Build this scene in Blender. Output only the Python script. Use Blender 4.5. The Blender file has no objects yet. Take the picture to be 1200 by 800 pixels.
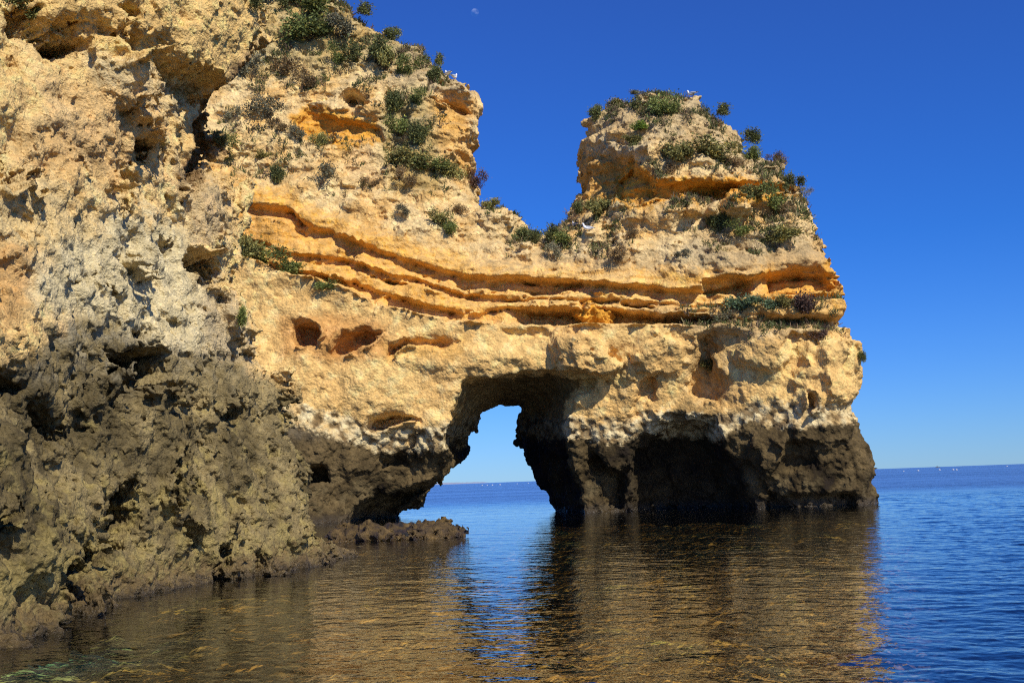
import bpy, math, time, os
import numpy as np
import openvdb as vdb
from mathutils import Matrix, Vector
from mathutils.bvhtree import BVHTree

T0 = time.time()
def log(*a): print('[%.1f]' % (time.time() - T0), *a, flush=True)
QUICK = float(os.environ.get('QUICK', '1'))          # >1: coarser rock meshes for layout tests
rng = np.random.default_rng(7)
R = math.radians
scn = bpy.context.scene
col = scn.collection

# ------------------------------------------------------------------ camera
W0, H0, F = 1200., 800., 1300.
CAM = np.array([0., 0., 1.6])
pitch = math.atan(164.2 / F); roll = R(2.02)
f0 = np.array([0, math.cos(pitch), math.sin(pitch)]); u0 = np.array([0, -math.sin(pitch), math.cos(pitch)]); r0 = np.array([1., 0, 0])
CR = math.cos(roll) * r0 - math.sin(roll) * u0
CU = math.sin(roll) * r0 + math.cos(roll) * u0
CF = f0
cd = bpy.data.cameras.new('camera'); cam = bpy.data.objects.new('camera', cd); col.objects.link(cam)
cd.sensor_width = 36; cd.lens = 36 * F / W0; cd.clip_start = .1; cd.clip_end = 200000
M = Matrix.Identity(4)
for i in range(3):
    M[i][0] = CR[i]; M[i][1] = CU[i]; M[i][2] = -CF[i]; M[i][3] = CAM[i]
cam.matrix_world = M
scn.camera = cam

def ray(px, py):
    return CF + (px - 600) / F * CR - (py - 400) / F * CU
def at(px, py, Y):
    d = ray(px, py); return CAM + d * ((Y - CAM[1]) / d[1])
def project(X, Y, Z):
    x = X - CAM[0]; y = Y - CAM[1]; z = Z - CAM[2]
    w = np.maximum(x * CF[0] + y * CF[1] + z * CF[2], .5)
    return 600 + F * (x * CR[0] + y * CR[1] + z * CR[2]) / w, 400 - F * (x * CU[0] + y * CU[1] + z * CU[2]) / w
def on_water(px, py):
    d = ray(px, py); return CAM + d * (-CAM[2] / d[2])

# ------------------------------------------------------------------ noise tiles
def spectral(n, H, kmin=1.5, seed=1, aniso=None):
    g = np.random.default_rng(seed)
    k = np.fft.fftfreq(n) * n; kz = np.fft.rfftfreq(n) * n
    K = np.sqrt(k[:, None, None] ** 2 + k[None, :, None] ** 2 + kz[None, None, :] ** 2); K[0, 0, 0] = 1
    A = K ** (-(H + 1.5)); A[K < kmin] = 0
    s = np.fft.rfftn(g.standard_normal((n, n, n))) * A
    t = np.fft.irfftn(s, s=(n, n, n)); t -= t.mean(); t /= t.std()
    return t.astype(np.float32)
def worley(n, c, seed=3):
    g = np.random.default_rng(seed)
    pts = g.random((c, c, c, 3)); s = n // c
    ax = (np.arange(n) + .5) / s
    X, Y, Z = np.meshgrid(ax, ax, ax, indexing='ij')
    X = X.astype(np.float32); Y = Y.astype(np.float32); Z = Z.astype(np.float32)
    bi = (np.arange(n) // s)
    f1 = np.full((n, n, n), 9, np.float32); f2 = f1.copy()
    for dx in (-1, 0, 1):
        for dy in (-1, 0, 1):
            for dz in (-1, 0, 1):
                ix = bi + dx; iy = bi + dy; iz = bi + dz
                q = pts[np.ix_(ix % c, iy % c, iz % c)].astype(np.float32)
                d = (X - q[..., 0] - ix[:, None, None]) ** 2 + (Y - q[..., 1] - iy[None, :, None]) ** 2 + (Z - q[..., 2] - iz[None, None, :]) ** 2
                f2 = np.minimum(f2, np.maximum(d, f1)); f1 = np.minimum(f1, d)
    return np.sqrt(f1), np.sqrt(f2)
FB = spectral(128, .75, 1.5, 11)
RG = spectral(128, .15, 2.5, 12)
WF1, WF2 = worley(96, 12)
WD = WF2 - WF1
ROT = np.array([[.80, -.48, .36], [.60, .64, -.48], [0, .60, .80]], np.float32)
def samp(T, P, period, rot=False, off=0.):
    n = T.shape[0]
    if rot: P = P @ ROT.T
    per = np.asarray(period, np.float32) * np.ones(3, np.float32)
    Q = (P / per + off) * n
    I = np.floor(Q); Fq = (Q - I).astype(np.float32); I = I.astype(np.int64) % n; J = (I + 1) % n
    Tf = T.ravel(); n2 = n * n
    x0 = I[:, 0] * n2; x1 = J[:, 0] * n2; y0 = I[:, 1] * n; y1 = J[:, 1] * n; z0 = I[:, 2]; z1 = J[:, 2]
    fx, fy, fz = Fq[:, 0], Fq[:, 1], Fq[:, 2]
    c00 = Tf[x0 + y0 + z0] * (1 - fz) + Tf[x0 + y0 + z1] * fz
    c01 = Tf[x0 + y1 + z0] * (1 - fz) + Tf[x0 + y1 + z1] * fz
    c10 = Tf[x1 + y0 + z0] * (1 - fz) + Tf[x1 + y0 + z1] * fz
    c11 = Tf[x1 + y1 + z0] * (1 - fz) + Tf[x1 + y1 + z1] * fz
    return (c00 * (1 - fy) + c01 * fy) * (1 - fx) + (c10 * (1 - fy) + c11 * fy) * fx
log('tiles')

# ------------------------------------------------------------------ 2D helpers (outline maps)
def poly_sdf(x, y, poly):
    """signed distance, positive inside"""
    p = np.asarray(poly, float); d2 = np.full(x.shape, 1e18); ins = np.zeros(x.shape, bool)
    for (ax, ay), (bx, by) in zip(p, np.roll(p, -1, 0)):
        ex, ey = bx - ax, by - ay; L = ex * ex + ey * ey + 1e-9
        t = np.clip(((x - ax) * ex + (y - ay) * ey) / L, 0, 1)
        d2 = np.minimum(d2, (x - ax - t * ex) ** 2 + (y - ay - t * ey) ** 2)
        c = ((ay > y) != (by > y)) & (x < ex * (y - ay) / (by - ay + (1e-12 if by == ay else 0)) + ax)
        ins ^= c
    return np.where(ins, 1, -1) * np.sqrt(d2)
def sst(t):
    t = np.clip(t, 0, 1); return t * t * (3 - 2 * t)
def inside(a, b, poly, soft):
    p = np.asarray(poly, float); m = np.zeros(a.shape)
    q = (a > p[:, 0].min() - soft) & (a < p[:, 0].max() + soft) & (b > p[:, 1].min() - soft) & (b < p[:, 1].max() + soft)
    if q.any(): m[q] = sst(poly_sdf(a[q], b[q], poly) / soft)
    return m
def blend(a, b, poly, soft):
    """soft mask centred on the outline (for colours)"""
    p = np.asarray(poly, float); m = np.zeros(a.shape)
    q = (a > p[:, 0].min() - soft) & (a < p[:, 0].max() + soft) & (b > p[:, 1].min() - soft) & (b < p[:, 1].max() + soft)
    if q.any(): m[q] = sst(.5 + poly_sdf(a[q], b[q], poly) / (2 * soft))
    return m
class RBF:
    def __init__(s, P, V, smooth=.0):
        s.P = np.asarray(P, float); V = np.asarray(V, float); n = len(V)
        D = np.sqrt(((s.P[:, None] - s.P[None]) ** 2).sum(-1))
        A = np.zeros((n + 3, n + 3)); A[:n, :n] = D - smooth * np.eye(n); A[:n, n] = 1; A[:n, n + 1:] = s.P
        A[n, :n] = 1; A[n + 1:, :n] = s.P.T
        s.w = np.linalg.solve(A, np.r_[V, 0, 0, 0])
    def __call__(s, x, y):
        n = len(s.P); o = s.w[n] + s.w[n + 1] * x + s.w[n + 2] * y
        for i in range(n): o = o + s.w[i] * np.sqrt((x - s.P[i, 0]) ** 2 + (y - s.P[i, 1]) ** 2 + 1.)
        return o
def smax(a, b, k):
    h = np.clip(.5 - .5 * (b - a) / k, 0, 1); return b + (a - b) * h + k * h * (1 - h)

# ------------------------------------------------------------------ meshing
def biggest(nv, q):
    """vertices of the largest connected piece"""
    lab = np.arange(nv)
    e = np.concatenate([q[:, [0, 1]], q[:, [1, 2]], q[:, [2, 3]]])
    for _ in range(200):
        m = np.minimum(lab[e[:, 0]], lab[e[:, 1]]); old = lab.copy()
        np.minimum.at(lab, lab[e[:, 0]], m); np.minimum.at(lab, lab[e[:, 1]], m)
        np.minimum.at(lab, e[:, 0], m); np.minimum.at(lab, e[:, 1], m)
        lab = lab[lab]; lab = lab[lab]
        if (lab == old).all(): break
    c = np.bincount(lab, minlength=nv)
    return lab == c.argmax()
def compact(V, Q, keep_q):
    Q = Q[keep_q]; used = np.zeros(len(V), bool); used[Q.ravel()] = True
    idx = np.cumsum(used) - 1
    return V[used], idx[Q], used
def quads_of(arr, band, voxel, origin):
    g = vdb.FloatGrid(background=float(band)); g.copyFromArray(np.ascontiguousarray(arr))
    r = g.convertToQuads(0.0)
    P, Q = r[0], r[1]
    V = P.astype(np.float64) * voxel + np.asarray(origin)
    Q = Q.astype(np.int64)
    ok = biggest(len(V), Q); V, Q, _ = compact(V, Q, ok[Q[:, 0]])
    return V, Q
def vnormals(V, Q):
    fn = np.cross(V[Q[:, 2]] - V[Q[:, 0]], V[Q[:, 3]] - V[Q[:, 1]])
    N = np.zeros_like(V)
    for k in range(4):
        for c in range(3): N[:, c] += np.bincount(Q[:, k], fn[:, c], len(V))
    return N / (np.linalg.norm(N, axis=1, keepdims=True) + 1e-12), fn
def subdivide(V, Q, sel):
    """one simple subdivision of the chosen quads"""
    S = Q[sel]; rest = Q[~sel]; n = len(V)
    E = np.concatenate([S[:, [0, 1]], S[:, [1, 2]], S[:, [2, 3]], S[:, [3, 0]]]); E.sort(1)
    key = E[:, 0] * (n + 1) + E[:, 1]; uk, inv = np.unique(key, return_inverse=True)
    ev = np.stack([uk // (n + 1), uk % (n + 1)], 1)
    mid = (V[ev[:, 0]] + V[ev[:, 1]]) / 2; cen = V[S].mean(1)
    m = len(S); e = n + inv.reshape(4, m).T; c = n + len(uk) + np.arange(m)
    new = np.concatenate([np.stack([S[:, 0], e[:, 0], c, e[:, 3]], 1), np.stack([e[:, 0], S[:, 1], e[:, 1], c], 1),
                          np.stack([c, e[:, 1], S[:, 2], e[:, 2]], 1), np.stack([e[:, 3], c, e[:, 2], S[:, 3]], 1)])
    return np.concatenate([V, mid, cen]), np.concatenate([new, rest])
def to_mesh(name, V, Q, colr=None, smooth=True, attrs=None):
    k = Q.shape[1]
    me = bpy.data.meshes.new(name); me.vertices.add(len(V)); me.vertices.foreach_set('co', V.astype(np.float32).ravel())
    me.loops.add(Q.size); me.loops.foreach_set('vertex_index', Q.astype(np.int32).ravel())
    me.polygons.add(len(Q)); me.polygons.foreach_set('loop_start', np.arange(0, Q.size, k, dtype=np.int32))
    me.polygons.foreach_set('loop_total', np.full(len(Q), k, np.int32))
    me.polygons.foreach_set('use_smooth', np.full(len(Q), smooth))
    if colr is not None:
        a = me.attributes.new('Col', 'FLOAT_COLOR', 'POINT')
        c = np.ones((len(V), 4), np.float32); c[:, :3] = colr; a.data.foreach_set('color', c.ravel())
    for nm, v in (attrs or {}).items():
        a = me.attributes.new(nm, 'FLOAT', 'POINT'); a.data.foreach_set('value', v.astype(np.float32).ravel())
    me.update(calc_edges=True)
    return me
def link(name, me, mat=None, parent=None):
    o = bpy.data.objects.new(name, me); col.objects.link(o)
    if mat and not me.materials: me.materials.append(mat)
    if parent: o.parent = parent
    return o
def tag(o, label=None, cat=None, group=None, kind=None):
    if label: o['label'] = label
    if cat: o['category'] = cat
    if group: o['group'] = group
    if kind: o['kind'] = kind
    return o

# ------------------------------------------------------------------ materials
def nodes(name):
    m = bpy.data.materials.new(name); m.use_nodes = True
    nt = m.node_tree; nt.nodes.clear(); return m, nt, nt.nodes, nt.links
def rock_material(name, scale=1., bump=.03, spec=.15, pit=-.4):
    m, nt, N, L = nodes(name)
    out = N.new('ShaderNodeOutputMaterial'); b = N.new('ShaderNodeBsdfPrincipled'); L.new(b.outputs[0], out.inputs[0])
    b.inputs['Roughness'].default_value = .92; b.inputs['Specular IOR Level'].default_value = spec
    at_ = N.new('ShaderNodeAttribute'); at_.attribute_name = 'Col'
    geo = N.new('ShaderNodeNewGeometry')
    def noise(sc, det, rough=.6):
        n = N.new('ShaderNodeTexNoise'); n.inputs['Scale'].default_value = sc * scale; n.inputs['Detail'].default_value = det
        n.inputs['Roughness'].default_value = rough; L.new(geo.outputs['Position'], n.inputs['Vector']); return n
    n1 = noise(3.2, 6, .7); n2 = noise(14, 5, .7)
    mr = N.new('ShaderNodeMapRange'); mr.inputs[1].default_value = .3; mr.inputs[2].default_value = .7; mr.inputs[3].default_value = .80; mr.inputs[4].default_value = 1.30
    L.new(n1.outputs[0], mr.inputs[0])
    mr2 = N.new('ShaderNodeMapRange'); mr2.inputs[1].default_value = .3; mr2.inputs[2].default_value = .7; mr2.inputs[3].default_value = .68; mr2.inputs[4].default_value = 1.05
    L.new(n2.outputs[0], mr2.inputs[0])
    mu = N.new('ShaderNodeMath'); mu.operation = 'MULTIPLY'; L.new(mr.outputs[0], mu.inputs[0]); L.new(mr2.outputs[0], mu.inputs[1])
    vm = N.new('ShaderNodeVectorMath'); vm.operation = 'SCALE'; L.new(at_.outputs['Color'], vm.inputs[0]); L.new(mu.outputs[0], vm.inputs['Scale'])
    L.new(vm.outputs[0], b.inputs['Base Color'])
    vo = N.new('ShaderNodeTexVoronoi'); vo.inputs['Scale'].default_value = 9 * scale; L.new(geo.outputs['Position'], vo.inputs['Vector'])
    n3 = noise(9, 8, .75)
    ad = N.new('ShaderNodeMath'); ad.operation = 'MULTIPLY_ADD'; L.new(vo.outputs['Distance'], ad.inputs[0]); ad.inputs[1].default_value = pit; L.new(n3.outputs[0], ad.inputs[2])
    sz = N.new('ShaderNodeSeparateXYZ'); L.new(geo.outputs['Position'], sz.inputs[0])     # wet sheen just above the water
    we = N.new('ShaderNodeMapRange'); we.inputs[1].default_value = .42; we.inputs[2].default_value = .06; we.inputs[3].default_value = .92; we.inputs[4].default_value = .28; L.new(sz.outputs['Z'], we.inputs[0]); L.new(we.outputs[0], b.inputs['Roughness'])
    ws = N.new('ShaderNodeMapRange'); ws.inputs[1].default_value = .42; ws.inputs[2].default_value = .06; ws.inputs[3].default_value = spec; ws.inputs[4].default_value = .4; L.new(sz.outputs['Z'], ws.inputs[0]); L.new(ws.outputs[0], b.inputs['Specular IOR Level'])
    bp = N.new('ShaderNodeBump'); bp.inputs['Strength'].default_value = 1; bp.inputs['Distance'].default_value = bump * 2.2
    L.new(ad.outputs[0], bp.inputs['Height']); L.new(bp.outputs[0], b.inputs['Normal'])
    return m
MAT_FAR = rock_material('weathered_limestone', .9, .045)
MAT_NEAR = rock_material('near_limestone', 2.6, .024, .15, .55)
MAT_WET = rock_material('seaweed_rock', 2.2, .03, .35)

# ================================================================== the arch formation
def interp(x, xs, ys): return np.interp(x, xs, ys)
CX = [230, 265, 300, 340, 355, 400, 450, 500, 545, 600, 680, 760, 830, 900, 960, 990]
C0 = [214, 227, 240, 245, 262, 278, 296, 313, 324, 326, 332, 337, 340, 322, 318, 322]
C1 = [224, 240, 251, 262, 274, 290, 307, 323, 339, 340, 343, 347, 353, 345, 341, 341]
C2 = [255, 268, 283, 295, 298, 303, 318, 331, 344, 347, 350, 353, 357, 348, 345, 345]
C3 = [262, 275, 291, 305, 308, 312, 326, 337, 348, 350, 353, 357, 360, 351, 348, 348]
C4 = [280, 292, 303, 316, 319, 327, 345, 357, 366, 361, 362, 367, 372, 374, 373, 372]
C5 = [281, 293, 304, 318, 322, 335, 357, 368, 375, 377, 380, 379, 381, 382, 381, 380]

ARCH_SIL = [(-60, -140), (300, -140), (352, -40), (385, -6), (405, 9), (425, 21), (450, 34), (470, 39), (489, 48), (499, 64), (511, 79), (524, 92), (538, 97), (548, 108),
    (554, 122), (553, 150), (549, 163), (552, 182), (549, 196), (553, 208), (562, 226), (584, 237), (600, 243), (613, 256), (609, 270), (625, 277), (645, 276),
    (657, 268), (670, 258), (685, 240), (692, 215), (689, 190), (688, 160), (694, 136), (702, 120), (722, 107), (750, 105), (790, 111), (815, 117), (827, 131),
    (850, 142), (870, 155), (893, 171), (921, 184), (926, 204), (936, 215), (950, 232), (956, 250), (968, 276), (972, 300), (984, 324), (990, 344), (993, 362),
    (984, 374), (986, 382), (1000, 399), (1015, 416), (1023, 440), (1018, 470), (1020, 500), (1027, 530), (1035, 560), (1038, 580), (1034, 592), (1034, 680), (-60, 680)]
HOLE_F = [(514, 526), (518, 500), (532, 472), (542, 446), (566, 440), (600, 437), (640, 431), (668, 440), (698, 446), (678, 462), (664, 484), (668, 520), (676, 550), (690, 598), (700, 700), (450, 700),
          (455, 608), (470, 594), (487, 580), (500, 571), (519, 567), (531, 553), (533, 538)]
HOLE_B = [(586, 480), (606, 478), (608, 490), (603, 505), (612, 520), (619, 540), (634, 556), (648, 575), (649, 598), (651, 700), (440, 700), (455, 606), (470, 590), (487, 576), (500, 560), (522, 545), (540, 529), (561, 505), (574, 488)]
CTRL = [  # (px, py, Y) of the broad front surface
    (150, 640, 50), (300, 640, 51), (370, 615, 52), (440, 600, 55.5), (520, 600, 56), (650, 600, 55), (740, 597, 54.5), (800, 597, 55), (880, 596, 52.5), (960, 595, 51), (1034, 592, 50.5), (1150, 600, 55),
    (150, 480, 52), (320, 480, 52.5), (400, 540, 52.6), (450, 470, 52.6), (530, 520, 53), (545, 450, 53), (600, 430, 52.8), (690, 440, 53), (760, 470, 52.8), (830, 470, 53), (900, 480, 51.3), (980, 480, 50.5), (1020, 470, 51.2),
    (320, 370, 53.3), (420, 380, 53.2), (520, 400, 53), (600, 390, 53), (700, 400, 52.4), (800, 400, 52.4), (900, 400, 51.4), (980, 410, 51), (1010, 420, 51.8),
    (280, 290, 54), (400, 300, 54.2), (500, 330, 54.2), (600, 345, 53.8), (700, 360, 53.2), (800, 360, 52.8), (900, 350, 52.2), (985, 350, 52.3),
    (260, 200, 55), (350, 220, 55.2), (450, 250, 55.2), (530, 270, 54.8), (600, 280, 55), (650, 290, 55), (720, 280, 54), (800, 280, 53.5), (900, 280, 53.5), (965, 280, 54.5),
    (270, 100, 57.5), (350, 130, 57), (450, 160, 56.6), (540, 150, 56.6), (545, 220, 56), (610, 255, 56.5),
    (300, 0, 60), (350, 20, 59.5), (400, 30, 59.6), (470, 60, 58.6), (530, 105, 57.4), (400, -80, 66),
    (690, 160, 60), (690, 220, 60), (670, 262, 59), (640, 276, 57), (715, 140, 57.6), (722, 220, 57), (745, 160, 54.6), (745, 215, 54.9), (800, 140, 55.6), (760, 108, 58), (810, 118, 58), (850, 190, 55.2), (880, 225, 54.5), (900, 178, 57), (945, 235, 55.8)]
CT = np.array(CTRL, float)
cp = np.array([at(*c) for c in CTRL])
arch_base = RBF(cp[:, [0, 2]], CT[:, 2], .6)

PROFILE = [(-300, 0), (-30, 0), (-9, -.05), (0, -.45)]  # above the upper lip
def arch_relief(a, b):
    c = [interp(a, CX, k) for k in (C0, C1, C2, C3, C4, C5)]
    r = np.zeros(a.shape)
    ws = sst((a - 235) / 30)
    def seg(y0, y1, v0, v1):
        t = (b - y0) / np.maximum(y1 - y0, .5); m = (t >= 0) & (t < 1); r[m] = (v0 + (v1 - v0) * t)[m]
    cave = sst((a - 600) / 30) * sst((860 - a) / 40)
    cave2 = sst((a - 525) / 20) * sst((700 - a) / 40)
    seg(c[0] - 45, c[0] - 2, 0, -.28)
    seg(c[0] - 2, c[0] + 1, -.28, .55 + .45 * cave2)
    seg(c[0] + 1, c[1] - 2, .55 + .45 * cave2, .45 + .3 * cave2)
    seg(c[1] - 2, c[1] + 4, .45 + .3 * cave2, .12)
    seg(c[1] + 4, c[2] - 1, .12, -.02)
    seg(c[2] - 1, c[2] + 1, -.02, .45)
    seg(c[2] + 1, c[3], .45, .3)
    seg(c[3], c[3] + 4, .3, -.12)
    seg(c[3] + 4, c[4] - 1, -.12, -.2)
    m = (b >= c[4] - 1) & (b < c[4] + 1); r[m] = (-.2 + (b - c[4] + 1) / 2 * (.7 + 1.2 * cave))[m]
    t = (b - c[4] - 1) / np.maximum(c[5] - c[4] - 1, .5); m = (t >= 0) & (t < 1); r[m] = (.5 + 1.2 * cave + (-.1) * t)[m]
    seg(c[5], c[5] + 3, .5, -.42)
    seg(c[5] + 3, c[5] + 50, -.42, 0)
    r = r * ws
    def rec(poly, d, soft):
        nonlocal r; r = r + d * inside(a, b, poly, soft)
    def spot(x, y, rx, ry, d):
        nonlocal r
        q = ((a - x) / rx) ** 2 + ((b - y) / ry) ** 2; r = r + d * np.clip(1 - q, 0, 1) ** .7
    rec([(337, 378), (350, 371), (380, 376), (386, 395), (372, 411), (340, 411), (335, 395)], 1.5, 13)
    rec([(384, 396), (398, 382), (430, 379), (452, 386), (446, 402), (422, 419), (384, 419)], 1.2, 15)
    rec([(448, 402), (470, 394), (520, 391), (548, 400), (522, 413), (480, 408), (456, 426), (446, 420)], .8, 11)
    rec([(440, 420), (500, 446), (556, 452), (640, 438), (637, 402), (560, 384), (480, 412)], -.4, 30)
    rec([(646, 385), (700, 395), (735, 425), (722, 450), (690, 452), (650, 440), (640, 405)], -.9, 16)
    rec([(735, 410), (775, 390), (805, 400), (812, 430), (790, 447), (745, 440)], -.5, 14)
    rec([(575, 385), (640, 382), (648, 396), (600, 400)], .5, 8)
    rec([(806, 392), (828, 384), (848, 400), (846, 430), (862, 440), (842, 480), (812, 470), (800, 452), (812, 425)], .9, 13)
    rec([(735, 520), (762, 502), (790, 484), (812, 480), (838, 488), (850, 514), (868, 545), (886, 600), (882, 680), (738, 680)], 2.6, 22)
    rec([(745, 440), (770, 436), (772, 470), (752, 494), (735, 500), (738, 470)], .6, 12)
    rec([(851, 400), (880, 386), (925, 390), (935, 420), (900, 440), (858, 432)], -.8, 14)
    rec([(912, 402), (945, 396), (950, 430), (930, 452), (905, 440)], .6, 12)
    rec([(938, 452), (962, 462), (964, 486), (936, 490)], .5, 10)
    rec([(952, 390), (990, 395), (1020, 440), (1012, 480), (975, 480), (955, 440)], -.5, 14)
    rec([(868, 520), (890, 500), (925, 505), (940, 530), (900, 560), (872, 550)], -.4, 12)
    rec([(915, 510), (965, 512), (962, 545), (930, 560), (908, 540)], .55, 12)
    rec([(700, 560), (690, 540), (706, 530), (735, 560), (735, 600), (700, 600)], .9, 10)
    rec([(900, 575), (1010, 575), (1010, 612), (900, 612)], .5, 9)
    # left leg
    rec([(343, 552), (360, 542), (385, 545), (388, 566), (360, 574), (345, 570)], 1.7, 8)
    rec([(420, 586), (455, 573), (532, 552), (526, 568), (500, 580), (470, 600), (455, 680), (396, 680), (405, 606)], 3.0, 14)
    rec([(426, 500), (433, 486), (455, 482), (488, 488), (500, 496), (470, 498), (440, 506)], 1.4, 6)
    rec([(440, 532), (478, 528), (482, 548), (448, 552)], .8, 8)
    # upper cliff
    rec([(500, 116), (522, 110), (546, 120), (554, 132), (541, 136), (512, 126)], 1.1, 5)
    rec([(505, 88), (540, 96), (556, 112), (554, 124), (525, 112), (498, 104)], -.7, 8)
    rec([(524, 176), (556, 176), (556, 194), (538, 192)], 1.1, 6)
    rec([(397, 116), (408, 100), (432, 110), (434, 130), (412, 134)], 1.3, 7)
    rec([(345, 140), (362, 128), (440, 146), (452, 166), (400, 166), (350, 156)], .6, 6)
    rec([(340, 120), (400, 108), (450, 128), (445, 145), (365, 128)], -.4, 8)
    rec([(440, 105), (450, 95), (490, 120), (470, 215), (450, 190), (448, 140)], .6, 12)
    rec([(555, 235), (600, 246), (616, 256), (606, 282), (560, 270)], -.4, 10)
    # stack
    rec([(702, 166), (720, 160), (760, 170), (757, 186), (730, 190), (704, 184)], -.9, 8)
    rec([(680, 186), (735, 190), (720, 236), (680, 240)], .5, 8)
    rec([(716, 236), (724, 208), (745, 192), (775, 212), (870, 210), (936, 215), (940, 230), (870, 236), (800, 231), (746, 240)], .8, 5)
    rec([(790, 220), (812, 214), (850, 214), (850, 226), (815, 224)], .8, 4)
    for s in ((735, 250, 21, 14, -.9), (775, 250, 26, 20, -.9), (812, 244, 13, 13, -1.0), (836, 245, 12, 13, -.9), (866, 242, 18, 25, -1.2), (780, 218, 16, 10, -.4), (925, 262, 26, 26, -.4),
              (790, 300, 30, 16, -.3), (850, 300, 34, 20, -.7), (740, 285, 20, 12, -.4), (695, 268, 14, 12, -.5)): spot(*s)
    rec([(722, 234), (745, 239), (800, 230), (802, 234), (746, 244), (722, 240)], .6, 2.5)
    rec([(843, 222), (850, 222), (852, 262), (846, 262)], .7, 2.5)
    rec([(905, 320), (930, 310), (962, 308), (984, 334), (978, 345), (900, 345)], .9, 7)
    rec([(822, 326), (860, 318), (884, 330), (880, 348), (825, 348)], .9, 7)
    rec([(880, 350), (990, 346), (996, 364), (984, 376), (890, 378)], -.5, 7)
    rec([(812, 388), (850, 366), (900, 372), (985, 385), (970, 400), (840, 398)], -.5, 10)
    # soft rounding towards the outline
    return r
def arch_front(X, Z):
    Yb = arch_base(X, Z); a, b = project(X, Yb, Z)
    return Yb, a, b

def zones_arch(a, b):
    """dark (tidal), cobble, strata masks"""
    dk = interp(a, [200, 320, 350, 400, 440, 520, 560, 655, 700, 760, 850, 880, 940, 1000, 1040], [470, 484, 500, 514, 524, 524, 502, 510, 514, 508, 512, 496, 497, 491, 493])
    ct = interp(a, [200, 315, 350, 400, 440, 520, 560, 655, 700, 760, 850, 880, 940, 1000, 1040], [452, 456, 468, 484, 496, 498, 482, 484, 488, 478, 482, 470, 470, 466, 468])
    return dk, ct

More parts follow.
